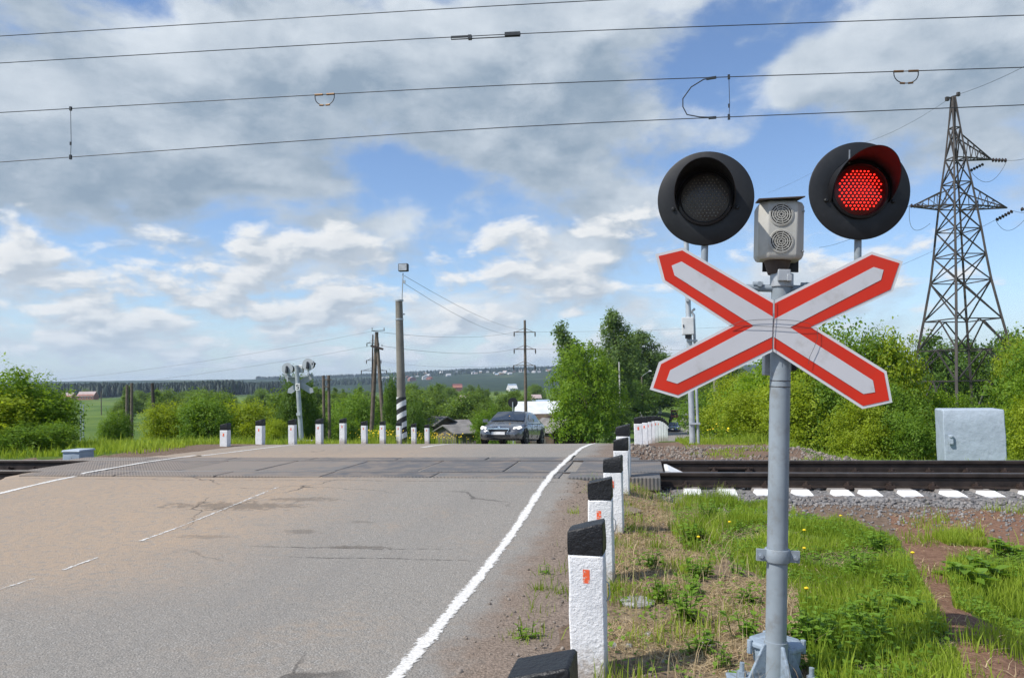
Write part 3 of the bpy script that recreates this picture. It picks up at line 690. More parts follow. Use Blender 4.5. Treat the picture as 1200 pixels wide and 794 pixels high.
# panels in deck space: x relative to -4.2
xs_mid = [-4.75, -3.55, -2.35, -1.2, -.05, 1.1, 2.25, 3.05, 3.17, 4.3]
for k in range(len(xs_mid)-1):
    if xs_mid[k] == 3.05: continue
    panel(xs_mid[k]+.012, xs_mid[k+1]-.012, -.66, .66)
for k, (a, b_) in enumerate([(-4.35, -2.9), (-2.9, -1.45), (-1.45, 0), (0, 1.45), (1.45, 3.05), (3.12, 4.25)]):
    panel(a+.012, b_-.012, -1.28, -.815)
for k, (a, b_) in enumerate([(-5.3, -3.9), (-3.9, -2.5), (-2.5, -1.1), (-1.1, .3), (.3, 1.7), (1.7, 3.0), (3.0, 4.0)]):
    panel(a+.012, b_-.012, .815, 1.25)
g_ = MB(); g_.prism([(4.32, -.02), (4.32, .13), (4.36, .13), (4.66, -.02)], -.3, .5)
g_.build('white_end_ramp', [M['whitepaint']], deck)
# ------------------------------------------------------------------ crossing signal in front
base = gnd(908.5, 797, 0.0)
Z0 = (base-CAMP).dot(FW)
top_ = at(915.5, 326, Z0)
SYAW = RAD(3.5)
ax_ = Matrix.Rotation(-SYAW, 3, 'Z') @ (top_-base)
LEAN = math.atan2(ax_.x, ax_.z)
SM = Matrix.Translation(base) @ Matrix.Rotation(SYAW, 4, 'Z') @ Matrix.Rotation(LEAN, 4, 'Y')
SMI = SM.inverted()
def onp(px, py, yoff=0.):
    o = SM @ Vector((0, yoff, 0)); n = SM.to_3x3() @ Vector((0, 1, 0)); v = ray(px, py)
    t = (o-CAMP).dot(n)/v.dot(n); q = SMI @ (CAMP+v*t); return Vector((q.x, q.z))
def zp(zx, zy): return (740+zx/2.335, 150+zy/2.335)
sig = thing('crossing_signal', 'grey level crossing signal with red and white crossbuck and two lamps, one lit red', 'crossing signal')
sig.matrix_world = SM
HB = onp(915.5, 316).y
b = MB(); b.tube((0, 0, -.1), (0, 0, HB-.02), .0445, .0435, 28); b.path([(0, 0, .0), (0, 0, .17)], [.052, .050], 24)
b.build('post', [M['post']], sig, smooth=40)
# base fins, foot plate, anchor bolts
b = MB()
b.box((0, 0, -.035), (.36, .30, .03))
for k in range(4):
    a = math.pi/4*0 + k*math.pi/2 + .35
    R_ = Matrix.Rotation(a, 3, 'Z'); b.prism([(.045, -.02), (.14, -.02), (.14, .0), (.06, .16), (.045, .16)], -.007, .007, M=R_)
b.build('foot_plate', [M['cast']], sig, bevel=.004)
for sx_ in (-1, 1):
    b = MB(); b.box((sx_*.15, -.03, .01), (.12, .09, .012)); b.box((sx_*.2, -.03, -.03), (.012, .09, .09)); b.box((sx_*.155, -.06, -.02), (.05, .012, .06))
    b.build('anchor_bracket', [M['cast']], sig, bevel=.003)
    b = MB(); b.tube((sx_*.145, -.025, .016), (sx_*.145, -.025, .075), .011, n=10); b.tube((sx_*.145, -.025, .018), (sx_*.145, -.025, .04), .021, n=6); b.tube((sx_*.145, -.025, .0165), (sx_*.145, -.025, .02), .03, n=14)
    b.build('anchor_bolt', [M['cast']], sig, smooth=30)
# cast terminal box behind the foot
jc = onp(910, 757, .13); b = MB()
b.lathe([(.0, -.09), (.085, -.085), (.10, -.05), (.104, .0), (.104, .012)], 28, Matrix.Translation((jc.x, .13, jc.y-.012)))
jb = b.build('terminal_box', [M['cast']], sig, smooth=40)
b = MB(); Mx = Matrix.Translation((jc.x, .13, jc.y))
b.lathe([(.118, .002), (.122, .006), (.122, .02), (.112, .027), (.05, .036), (0, .038)], 8, Mx @ Matrix.Rotation(math.pi/8, 4, 'Z'))
for k in range(4):
    a = k*math.pi/2+.2; b.tube((jc.x+.124*math.cos(a), .13+.124*math.sin(a), jc.y-.03), (jc.x+.124*math.cos(a), .13+.124*math.sin(a), jc.y+.03), .013, n=8)
b.build('terminal_lid', [M['cast']], jb, smooth=25, bevel=.003)
# clamp
cz = onp(912, 650).y; b = MB()
b.lathe([(.0455, -.028), (.052, -.028), (.054, -.024), (.054, .024), (.052, .028), (.0455, .028)], 28, Matrix.Translation((0, 0, cz)), ring=True)
for s_ in (-1, 1): b.box((s_*.0705, -.012, cz), (.041, .016, .05))
cl = b.build('clamp_band', [M['post']], sig, smooth=30)
for s_ in (-1, 1):
    b = MB(); b.tube((s_*.073, -.038, cz-.003), (s_*.073, -.02, cz-.003), .0085, n=6); b.tube((s_*.073, -.024, cz-.003), (s_*.073, -.0202, cz-.003), .012, n=14); b.build('bolt', [M['bolt']], cl, smooth=30)
# thin band rings up the post, small cabinet behind the cross
b = MB()
for py in (446, 453): b.lathe([(.0447, -.002), (.0462, 0), (.0447, .002)], 24, Matrix.Translation((0, 0, onp(914, py).y)))
b.build('wire_ring', [M['wire']], sig)
q = onp(912, 427, .08); b = MB(); b.box((q.x-.04, .085, q.y), (.05, .06, .10)); b.build('cable_box', [M['clampgrey']], sig, bevel=.004)
q = onp(930, 425, .08); b = MB(); b.box((q.x, .09, q.y), (.022, .05, .07)); b.build('hinge_block', [M['blackplate']], sig, bevel=.003)
# crossbuck
def inset(P, ds):
    n = len(P); A = sum(P[i][0]*P[(i+1) % n][1]-P[(i+1) % n][0]*P[i][1] for i in range(n)); sg = 1 if A > 0 else -1
    L = []
    for i in range(n):
        a = Vector(P[i]); d = (Vector(P[(i+1) % n])-a).normalized(); nn = Vector((-d.y, d.x))*sg; L.append((a+nn*ds[i], d))
    out = []
    for i in range(n):
        (a, d), (c, e) = L[i-1], L[i]; cr = d.x*e.y-d.y*e.x
        if abs(cr) < 1e-6: out.append(tuple(c)); continue
        t = ((c.x-a.x)*e.y-(c.y-a.y)*e.x)/cr; out.append(tuple(a+d*t))
    return out
def sheet(b, poly, y0, y1, mi):
    """plane polygon (maybe concave) with a rim"""
    from mathutils.geometry import tessellate_polygon
    tris = [tuple(t) for t in tessellate_polygon([[Vector((p[0], p[1], 0)) for p in poly]])]; n = len(poly)
    b.add([(p[0], y0, p[1]) for p in poly], tris, mi)
    b.add([(p[0], y1, p[1]) for p in poly], [tuple(reversed(t)) for t in tris], mi)
    b.add([(p[0], y0, p[1]) for p in poly]+[(p[0], y1, p[1]) for p in poly], [(i, (i+1) % n, (i+1) % n+n, i+n) for i in range(n)], mi)
YB = -.062
outl = {'L': [(388, 471), (140, 327), (65, 345), (85, 420), (268, 540), (75, 640), (50, 715), (128, 738), (386, 611)],
        'R': [(390, 472), (657, 338), (743, 365), (715, 447), (505, 545), (698, 665), (714, 750), (632, 768), (388.5, 611)]}
stripe = {'L': [(387, 516), (137, 365), (110, 376), (118, 403), (335, 541), (106, 662), (96, 690), (125, 699), (385, 571)],
          'R': [(391.5, 522), (663, 380), (690, 388), (683, 415), (434, 545), (661, 690), (667, 722), (635, 727), (389.5, 571)]}
panels = {}
for k in 'LR':
    P = [tuple(onp(*zp(*q), YB)) for q in outl[k]]; n = len(P)
    ds = [.012]*n; ds[n-1] = .002
    RI = inset(P, ds); W = [tuple(onp(*zp(*q), YB-.004)) for q in stripe[k]]
    b = MB(); sheet(b, P, YB, YB+.003, 0); sheet(b, RI, YB-.0016, YB-.0004, 1); sheet(b, W, YB-.0032, YB-.002, 2)
    # rolled back edge
    panels[k] = b.build('crossbuck_panel', [M['signedge'], M['signred'], M['signwhite']], sig, fix=False)
    continue
    rb = MB()
    for (a0, a1) in (((P[1][0]*.85, P[1][1]*.85+P[0][1]*.15), (P[0][0], P[0][1]-.06)), ((P[7][0]*.85, P[7][1]*.85+P[8][1]*.15), (P[8][0], P[8][1]+.06))):
        rb.bar((a0[0]*.9, YB+.012, a0[1]*.97+P[4][1]*.03), (a1[0]*.9, YB+.012, a1[1]), .03, .015)
    rb.build('stiffener', [M['signback']], panels[k])
# tie wires round the panels
b = MB(); pts = []
for (zx, zy) in ((268, 541), (300, 528), (345, 524), (388, 523), (440, 526), (480, 532), (508, 546), (470, 548), (430, 546), (388, 543), (340, 541), (290, 540), (268, 541)):
    q = onp(*zp(zx, zy), YB-.012); pts.append((q.x, YB-.012, q.y))
b.path(pts, .0010, 5)
pts = [(onp(*zp(a, c), YB-.014).x, YB-.014, onp(*zp(a, c), YB-.014).y) for a, c in ((508, 546), (509, 575), (500, 600), (488, 625), (484, 645))]
b.path(pts, .0010, 5)
pts = [(onp(*zp(a, c), YB-.010).x, YB-.010, onp(*zp(a, c), YB-.010).y) for a, c in ((392, 470), (391, 520), (387, 560), (386, 612))]
b.path(pts, .0010, 5)
b.build('tie_wire', [M['wire']], sig)
# crossbar with stubs
zb = onp(915, 338, 0.).y; xl = onp(825, 300, .02).x; xr = onp(1003.5, 300, .02).x
b = MB(); b.path([(xl, .0, zb+.02), (xl+.03, 0, zb), (0, .0, zb), (xr-.03, 0, zb), (xr, 0, zb+.02)], .0165, 14)
for s_ in (-1, 1):
    b.tube((s_*.10, -.03, zb+.015), (s_*.10, .03, zb+.015), .012, n=10); b.tube((s_*.125, -.005, zb+.015), (s_*.082, -.005, zb+.015), .014, n=10)
cb = b.build('crossbar', [M['post']], sig, smooth=40)
b = MB(); b.lathe([(.044, -.03), (.05, -.03), (.05, .03), (.044, .03)], 24, Matrix.Translation((0, 0, zb+.035)), ring=True); b.box((-.003, -.056, zb+.052), (.052, .022, .05)); b.box((.018, -.058, zb+.04), (.02, .03, .03))
b.build('mount_collar', [M['clampgrey']], sig, smooth=30, bevel=.002)
# lamp heads
T90 = Matrix(((1, 0, 0, 0), (0, 0, -1, 0), (0, 1, 0, 0), (0, 0, 0, 1)))
def head(cpx, cpy, rpx, yaw, pitch, lit, stub_x):
    c = onp(cpx, cpy, -.03); r = rpx*Z0/FPX
    H = Matrix.Translation((c.x, -.03, c.y)) @ Matrix.Rotation(yaw, 4, 'Z') @ Matrix.Rotation(pitch, 4, 'X') @ T90
    k = r/.212
    b = MB(); b.lathe([(.118*k, .0045), (.125*k, .0055), (r-.004, .0045), (r, .002), (r, -.002), (r-.004, -.0045), (.12*k, -.0045)], 72, H)
    b.lathe([(.12*k, -.004), (.12*k, -.10), (.10*k, -.125), (0, -.13)], 40, H)
    if lit:
        # worn strip of bare paint near the top
        pass
    hd = b.build('signal_head', [M['black']], sig, smooth=35)
    lr = .118*k
    l = MB(); l.lathe([(lr, .006), (lr+.006, .012), (lr+.004, .02), (lr-.006, .024), (lr-.012, .010)], 56, H, ring=True); l.build('lens_rim', [M['hood']], hd, smooth=40)
    l = MB(); l.lathe([(lr-.008, .008), (.08*k, .016), (.04*k, .020), (0, .0215)], 48, H); l.build('lens', [M['lensred' if lit else 'lensoff']], hd, smooth=60)
    l = MB(); n = 0; dx = .0158*k
    for row in range(-7, 8):
        for col in range(-7, 8):
            x = (col + (.5 if row % 2 else 0))*dx; y = row*dx*.86
            bend = 1+.35*(1-(y/(.095*k))**2)*abs(x)/(.1*k)*.3; x *= bend
            rr = math.hypot(x, y)
            if rr > (.094 if lit else .098)*k: continue
            hgt = .0215-.0135*(rr/lr)**2
            Mx = H @ Matrix.Translation((x, y, hgt)); l.lathe([(.0040*k, -.002), (.0035*k, .003), (.002*k, .0052), (0, .0058)], 8, Mx)
    l.build('led_array', [M['led' if lit else 'dotoff']], hd, smooth=60)
    # hood: rolled sheet cut by a slanting plane
    hm = MB(); nseg = 40; pm_ = RAD(112); Lm = .20*k; r0 = .128*k
    ring_in, ring_out = [], []
    rings = []
    for i in range(nseg+1):
        ph = -pm_ + 2*pm_*i/nseg
        L = .012+Lm*max(0, (math.cos(ph)-math.cos(pm_))/(1-math.cos(pm_)))**.9
        row = []
        for (rad, dr) in ((0, 0), (1, 0), (1, .0025), (0, .0025)):
            rr = r0 + dr + (.004*k*(L/Lm) if rad else 0)
            row.append(H @ Vector((rr*math.sin(ph), rr*math.cos(ph)*1.03, .004 + (L if rad else 0))))
        rings.append(row)
    hm.rings(rings); hm.build('hood', [M['hood']], hd, smooth=35)
    for s_ in (-1, 1):
        hb = MB(); Mx = H @ Matrix.Translation((s_*.14*k, -.045*k, .0)); hb.lathe([(.009, .0), (.009, .012), (.005, .016), (0, .016)], 8, Mx)
        hb.build('hood_bolt', [M['black']], hd, smooth=30)
    st = MB(); st.tube((stub_x, .0, zb+.01), (stub_x, .0, c.y-r*.55), .0155, n=14); st.build('stub_tube', [M['post']], hd, smooth=40)
    if lit:
        w = MB(); Mx = H @ Matrix.Translation((-.045*k, .14*k, .0058)); w.box((0, 0, 0), (.006, .075, .0012), None); w.v = [tuple(Mx @ Vector(v)) for v in w.v]; w.build('paint_run', [M['clampgrey']], hd)
    return hd
head(826.5, 232.7, 55.7, RAD(-9), RAD(3), False, xl)
head(1006.8, 223.7, 57.0, RAD(2), RAD(1), True, xr)
# sounder box on the post top
def rbox(px0, py0, px1, py1, yf, yb, name, mat, cham):
    a = onp(px0, py0, yf); c = onp(px1, py1, yf); x0, x1, z1, z0 = a.x, c.x, a.y, c.y; r = .022; cx = cham
    b = MB(); P = [(x0, yb), (x1, yb), (x1, yf+cx*.9), (x1-cx, yf), (x0+cx, yf), (x0, yf+cx*.9)]
    def rg(z, k): mx, my = (x0+x1)/2, (yf+yb)/2; return [Vector((mx+(x-mx)*k, my+(y-my)*k, z)) for x, y in P]
    b.rings([rg(z0, .86), rg(z0+.006, .93), rg(z0+.022, 1), rg(z1-.022, 1), rg(z1-.006, .93), rg(z1, .86)])
    return b.build(name, [mat], sig, smooth=35, bevel=.004), (x0, x1, z0, z1)
sb, (bx0, bx1, bz0, bz1) = rbox(891, 234, 944, 303, -.085, .055, 'sounder_box', M['beige'], .036)
for py in (251, 282.5):
    c = onp(915.5, py, -.086); r = .050; Mg = Matrix.Translation((c.x, -.0853, c.y)) @ T90
    b = MB(); b.lathe([(r, 0), (r, .0012), (0, .0012)], 40, Mg); gd = b.build('grille', [M['grilledark']], sb)
    b = MB()
    for k in range(1, 6):
        q = r*k/5.2-.002; b.lathe([(q-.0019, .0005), (q-.0019, .0038), (q+.0019, .0038), (q+.0019, .0005)], 40, Mg, ring=True)
    for k in range(9):
        a = k*2*math.pi/9; b.bar(Mg @ Vector((.006*math.cos(a), .006*math.sin(a), .0025)), Mg @ Vector((r*math.cos(a), r*math.sin(a), .0025)), .0026, .0022)
    b.lathe([(r+.001, .0), (r+.003, .003), (r-.001, .0042)], 40, Mg, ring=True)
    b.build('grille_bars', [M['beige']], gd)
b = MB(); c0 = onp(891, 233.5, -.1); c1 = onp(943, 233.5, -.1)
b.add([(c0.x-.008, -.11, bz1+.0), (c1.x, -.11, bz1+.012), (c1.x-.006, .08, bz1+.03), (c0.x+.012, .08, bz1+.026), (c0.x-.008, -.11, bz1-.005), (c1.x, -.11, bz1+.007), (c1.x-.006, .08, bz1+.025), (c0.x+.012, .08, bz1+.021)],
      [(0, 1, 2, 3), (7, 6, 5, 4), (0, 4, 5, 1), (1, 5, 6, 2), (2, 6, 7, 3), (3, 7, 4, 0)])
b.build('roof_plate', [M['rustplate']], sb)
q0 = onp(894, 296, .06); q1 = onp(936, 315, .06); b = MB(); b.box(((q0.x+q1.x)/2, .066, (q0.y+q1.y)/2+.08), (q1.x-q0.x, .006, q0.y-q1.y+.19)); b.build('back_plate', [M['blackplate']], sb)
b = MB(); b.tube(((bx0+bx1)/2-.003, 0, bz0-.06), ((bx0+bx1)/2-.003, 0, bz0+.01), .04, .062, 20); b.build('neck', [M['rustplate']], sb, smooth=40)
for pz in (bz0+.035, bz1-.045):
    b = MB(); b.tube((bx1-.0105, -.062, pz), (bx1-.004, -.068, pz), .0045, n=10); b.build('screw', [M['clampgrey']], sb)
# ------------------------------------------------------------------ bollards
def bollard_meshes(seed):
    rng = random.Random(seed); w, d = .158, .15; b = MB(); j = lambda: rng.uniform(-.0035, .0035)
    def rg(z, k=1.0, sl=0.): return [Vector((x*w/2*k+j(), y*d/2*k+j(), z+sl*x+j()*.5)) for x, y in ((-1, -1), (0, -1.01), (1, -1), (1.01, 0), (1, 1), (0, 1.01), (-1, 1), (-1.01, 0))]
    b.rings([rg(-.25), rg(-.05), rg(.12), rg(.26), rg(.40), rg(.528)])
    c = MB(); c.rings([rg(.529, 1.003), rg(.58, 1.006, .003), rg(.645, 1.004, .016), rg(.654, .96, .017)])
    o = MB(); o.box((-.004+rng.uniform(-.01, .01), -.0775, .43+rng.uniform(-.01, .01)), (.03, .004, .06))
    wl = MB(); wl.path([(w/2-.003, .02, .40), (w/2+.014, .02, .385), (w/2+.018, .02, .34), (w/2+.012, .02, .315), (w/2-.003, .02, .305)], .003, 6)
    return (b.mesh('bollard', [M['bollwhite']], 40), c.mesh('black_top', [M['bollblack']], 40), o.mesh('orange_mark', [M['orange']]), wl.mesh('wire_loop', [M['galv']], 60))
BV = [bollard_meshes(i) for i in range(4)]
def add_bollard(x, y, z, lab, grp, v, loop=False, mark=True, tilt=0., h=1.0):
    o = mesh_obj('bollard', BV[v % 4][0]); o.location = (x, y, z); o.rotation_euler = (random.uniform(-.015, .015), tilt, random.uniform(-.04, .04)); o.scale = (1, 1, h)
    for m_, nm in ((1, 'black_top'), (2, 'orange_mark'), (3, 'wire_loop')):
        if (nm == 'orange_mark' and not mark) or (nm == 'wire_loop' and not loop): continue
        c = mesh_obj(nm, BV[v % 4][m_], o)
        if nm == 'black_top': o.modifiers
    for q in [o]+list(o.children):
        if q.name.split('.')[0] in ('bollard', 'black_top'):
            bv = q.modifiers.new('bevel', 'BEVEL'); bv.width = .008; bv.segments = 2; bv.limit_method = 'ANGLE'; bv.angle_limit = RAD(35)
    return tag(o, lab, 'bollard', grp)
near = [(.072, 2.16, -.115, 'nearest bollard, only its black slanted top showing at the bottom edge'), (None, 3.62, -.005, 'tall white bollard with black top behind the nearest black top'),
        (None, 5.29, 0, 'white bollard with black top and orange mark, second full one from the camera'), (None, 6.79, .0, 'white bollard with orange mark standing third behind the lumpy nearest full one'),
        (None, 8.5, .02, 'white bollard fourth behind the nearest full one, on brown earth by the deck'), (None, 9.02, .16, 'last near bollard, right at the rubber deck edge before the rails')]
pxn = [633, 688, 705, 720.5, 730.5, 733.5]
G1 = 'white bollards with black tops along the near right verge'
zn = [1.985, 3.62, 5.27, 6.83, 8.62, 9.45]
for i, (x_, y_, z_, lab) in enumerate(near):
    p = at(pxn[i], 640, zn[i]); z_ = [-.045, .0, .0, .0, .03, .13][i]
    add_bollard(p.x, p.y, z_, lab, G1, i, loop=i in (1, 2))
FBX = [747.5, 754.6, 759.3, 763.4, 767.6, 771.3, 774.2, 776.4, 778.3, 779.8]
FBT = [488.2, 487.8, 487.4, 487, 487, 487.6, 489, 490.6, 492.4, 494]
for i in range(10):
    Zb = 15.7+1.5*i; p = at(FBX[i], FBT[i], Zb)
    add_bollard(p.x, p.y, p.z-.66, f'white bollard beyond the rails on the right verge, {ordn[i]} from the track', 'row of white bollards beyond the track on the right', i)
LB = [264, 305, 343, 374.5, 402, 427, 448.5, 467.5, 485, 500.5]
BT = [(496, 527), (491.5, 523), (491, 522), (490.5, 518.5), (490, 517.5), (493, 517.5), (493, 517.5), (494, 517.5), (496, 517), (497, 517)]
lb0 = gnd(264, 527, 0.0)
for i, px in enumerate(LB):
    Zb = 15.8+1.5*i; p = at(px, 505, Zb); zt = ztop(px, BT[i][0], Zb); zb_ = zt-.66
    add_bollard(p.x, p.y, zb_, f'white bollard with black top along the left road edge, {ordn[i]} from the left', 'bollards along the far left road edge', i, mark=True)
# ------------------------------------------------------------------ cabinets by the track
def cabinet(name, lab, cat, px0, px1, ytop, Z, depth, mat, yaw, zbase=None, top_over=.02, h_sub=()):
    a = at(px0, ytop, Z); c = at(px1, ytop, Z); w = (c-a).length; mid = (a+c)/2; zt = mid.z
    zb_ = TZ(mid.x, mid.y)-.1 if zbase is None else zbase
    t = thing(name, lab, cat, (mid.x, mid.y+depth/2, zb_), yaw)
    H = zt-zb_; b = MB(); n = 5
    j = lambda: random.uniform(-.006, .006)
    rings = []
    for k in range(6): rings.append([Vector((x*w/2+j(), y*depth/2+j(), H*k/5-(.02 if k == 5 else 0))) for x, y in ((-1, -1), (-.33, -1), (.33, -1), (1, -1), (1, -.3), (1, .3), (1, 1), (0, 1), (-1, 1), (-1, .3), (-1, -.3))])
    rings.append([Vector((v.x*.97, v.y*.97, H)) for v in rings[-1]])
    b.rings(rings); b.build('body', [mat], t, smooth=30, bevel=.012); return t, w, H
t, w, H = cabinet('relay_cabinet', 'large pale blue grey rendered block with a small hatch beyond the rails', 'relay cabinet', 1113, 1177, 479.5, 13.1, .75, M['boxgrey'], RAD(-9))
b = MB(); b.box((-w/2+.1, -.412, H-.5), (.07, .03, .16)); b.tube((-w/2+.1, -.44, H-.45), (-w/2+.1, -.40, H-.45), .025, n=10); b.build('hatch', [M['boxgrey']], t, bevel=.01)
t, w, H = cabinet('track_box', 'small worn grey box with sloping lid beside the rails left of the road', 'track box', 72, 94, 529, 13.3, .37, M['boxgrey2'], RAD(2))
b = MB(); b.box((0, 0, H+.012), (w*1.08, .42, .03), taper=.93); b.build('lid', [M['boxgrey']], t, bevel=.006)
# ------------------------------------------------------------------ mast right of the far road
p0 = spot(811.5, 18, 514); p1 = at(804, 280, 18)
t = thing('steel_mast', 'slim galvanised double mast with a white meter box beyond the rails', 'mast', p0)
L = p1-p0
b = MB(); b.tube((0, 0, -.2), L, .07, .058, 16); b.build('mast_tube', [M['galv']], t, smooth=40)
b = MB(); e = L*.6+Vector((.12, .0, 0)); b.tube((.13, -.02, -.2), e, .034, .03, 10); b.path([e, e+Vector((0, 0, .12)), e+Vector((-.05, 0, .2)), e+Vector((.02, -.05, .26))], .03, 8); b.build('conduit', [M['galv']], t, smooth=40)
for k in (.1, .3, .5): 
    b = MB(); q = L*k; b.box(q+Vector((.06, -.01, 0)), (.24, .17, .04)); b.build('strap', [M['galv']], t)
q = at(806, 382, 17.9)-p0; b = MB(); b.box(q, (.27, .16, .40)); o = b.build('meter_box', [M['boxwhite']], t, bevel=.015)
b = MB(); b.box(q+Vector((-.10, -.085, .0)), (.02, .02, .06)); b.box(q+Vector((.0, -.0, -.24)), (.13, .1, .09)); b.build('latch', [M['trimblack']], o)
q = at(805.5, 352, 17.9)-p0; b = MB(); b.box(q, (.06, .12, .05)); b.build('bracket', [M['galv']], t)
# ------------------------------------------------------------------ overhead wires above the track
def wire_pts(pts):
    """pts: (px, py, Z); extended straight on both sides, smoothed"""
    P = [at(*q) for q in pts]; P = [P[0]+(P[0]-P[1]).normalized()*22]+P+[P[-1]+(P[-1]-P[-2]).normalized()*22]
    out = []
    for i in range(len(P)-1):
        for k in range(6): out.append(P[i].lerp(P[i+1], k/6))
    out.append(P[-1])
    for _ in range(3): out = [out[0]]+[(out[i-1]+out[i]*2+out[i+1])/4 for i in range(1, len(out)-1)]+[out[-1]]
    return out
def on_wire(px, W):
    best = None
    for i in range(len(W)-1):
        for k in range(20):
            q = W[i].lerp(W[i+1], k/20); v = RC.inverted() @ (q-CAMP)
            if v.z < 0:
                e = abs(600+FPX*v.x/-v.z-px)
                if best is None or e < best[0]: best = (e, q)
    return best[1]
ZL, ZC, ZR = 12.0, 10.8, 9.7
WD = wire_pts([(0, 190, ZL), (600, 147.5, ZC), (1200, 123, ZR)]); WC = wire_pts([(0, 132, ZL), (600, 98.5, ZC), (1200, 79, ZR)])
WB = wire_pts([(0, 74, ZL), (600, 39, ZC), (1200, 18, ZR)]); WA = wire_pts([(0, 42.5, ZL), (600, 5.5, ZC), (1000, -14, ZR+.4)])
def wire(W, lab):
    b = MB(); b.path(W, .006, 6); o = b.build('overhead_wire', [M['cable']], None, smooth=60); return tag(o, lab, 'overhead wire', 'wires over the track')
oA = wire(WA, 'topmost thin wire across the upper left of the sky'); oB = wire(WB, 'upper wire with a turnbuckle crossing the sky below the topmost one')
oC = wire(WC, 'carrier wire with two small clamp loops hanging under it'); oD = wire(WD, 'lowest contact wire across the sky, hung from the carrier wire above')
def splice(px, W, parent, r=.15):
    c = on_wire(px, W); d = (on_wire(px+20, W)-on_wire(px-20, W)).normalized(); u = Vector((0, 0, 1))
    b = MB(); b.path([c+d*(r*math.cos(a))*1.0+u*(.0 if a < 0 else 0)-u*(.16*math.sin(a)**.7 if math.sin(a) > 0 else 0) for a in [k*math.pi/14 for k in range(15)]], .007, 6); lp = b.build('clamp_loop', [M['cable']], parent)
    b = MB()
    for s_ in (-1, 1): b.tube(c+d*s_*.15, c+d*s_*.03, .016, n=8); b.tube(c+d*s_*.02-u*.16, c+d*s_*.08-u*.155, .014, n=8)
    b.build('clamp', [M['brass']], lp)
splice(381, WC, oC); splice(1061, WC, oC)
def dropper(px0, px1):
    a = on_wire(px0, WC); c = on_wire(px1, WD); b = MB(); b.path([a, a.lerp(c, .7)+Vector((.01, 0, 0)), c], .0045, 5); b.box(a, (.03, .03, .06)); b.box(c, (.03, .03, .07)); b.box(a.lerp(c, .72), (.02, .02, .05)); b.build('dropper', [M['cable']], oC)
dropper(85, 83); dropper(852, 856)
a = on_wire(838, WC); c = on_wire(838, WD); b = MB(); W_ = []
for (px, k) in ((838, 0.), (826, .04), (810, .22), (799, .5), (798, .7), (806, .90), (818, .97), (838, 1.)):
    u_ = on_wire(px, WC); d_ = on_wire(px, WD); W_.append(u_.lerp(d_, k))
b.path(W_, .008, 6); b.bar(W_[0], W_[0]+Vector((-.13, 0, -.01)), .03); b.bar(W_[-1], W_[-1]+Vector((-.1, 0, 0)), .03); b.build('jumper', [M['cable']], oC)
a = on_wire(528, WB); c = on_wire(612, WB); u = Vector((0, 0, -.035)); b = MB(); b.path([a, a+u, c+u, c], .008, 6); b.bar(a, a.lerp(c, .28), .025); b.bar(c.lerp(a, .22), c, .05); b.bar(a.lerp(c, .25)+u*.5, a.lerp(c, .3)+u*.5, .06); b.build('turnbuckle', [M['cable']], oB)
# ------------------------------------------------------------------ vegetation
def rand_dir(rng, n):
    v = rng.normal(size=(n, 3)); return v/np.linalg.norm(v, axis=1, keepdims=True)
def leaf_quads(rng, C, Nn, size, asp=.55, var=.4):
    n = len(C); s = size*(1+rng.uniform(-var, var, n))[:, None]
    a = np.cross(Nn, rand_dir(rng, n)); a /= np.linalg.norm(a, axis=1, keepdims=True)+1e-9
    b = np.cross(Nn, a)
    fold = Nn*s*.18
    V = np.stack([C-a*s, C+b*s*asp+fold, C+a*s, C-b*s*asp+fold], 1).reshape(-1, 3)
    return V, np.arange(4*n).reshape(-1, 4)
def crown(name, seed, lobes, nleaf, leaf, mat, spray=12, spread=.16, upshoot=0., droop=0., asp=.55, inner=.15):
    """lobes: (x, y, z, rx, ry, rz)"""
    rng = np.random.default_rng(seed); L = np.array(lobes, float)
    wts = (L[:, 3]*L[:, 5])**1.0; wts /= wts.sum()
    ns = nleaf//spray
    k = rng.choice(len(L), ns, p=wts); d = rand_dir(rng, ns); d[:, 2] = np.where(d[:, 2] < -.55, -d[:, 2], d[:, 2])
    rr = np.where(rng.random(ns) < inner, rng.uniform(.2, .75, ns), rng.uniform(.74, 1.06, ns))
    # lumpy radius
    ph = rng.uniform(0, 6.28, (len(L), 3)); lump = 1+.20*np.sin(d[:, 0]*5+ph[k, 0])*np.sin(d[:, 1]*5+ph[k, 1])+.12*np.sin(d[:, 2]*7+ph[k, 2])
    c = L[k, :3] + d*L[k, 3:6]*(rr*lump)[:, None]
    if upshoot:
        m_ = (d[:, 2] > .15) & (rng.random(ns) < .35); c[m_, 2] += rng.exponential(upshoot, m_.sum())
    t = np.clip(rng.normal(.45, .2, ns), 0, 1)
    off = rng.normal(0, 1, (ns, spray, 3))*spread*.62
    tw = d*.6+rand_dir(rng, ns)*.6+np.array([0, 0, .35]); tw /= np.linalg.norm(tw, axis=1, keepdims=True)
    off = off + tw[:, None, :]*(rng.uniform(-.8, 1.6, (ns, spray, 1))*spread*1.25)
    if droop: off[:, :, 2] -= np.abs(rng.normal(0, droop, (ns, spray)))
    C = (c[:, None, :]+off).reshape(-1, 3); dd = np.repeat(d, spray, 0)
    sn = d*.65+rand_dir(rng, ns)*.65+np.array([0, 0, .35])
    Nn = np.repeat(sn, spray, 0)+rand_dir(rng, len(C))*.5; Nn /= np.linalg.norm(Nn, axis=1, keepdims=True)
    V, q = leaf_quads(rng, C, Nn, leaf, asp)
    tint = np.clip(np.repeat(t, spray)+rng.normal(0, .14, len(C)), 0, 1)
    return np_mesh(name, V, [q], mat, {'tint': tint})
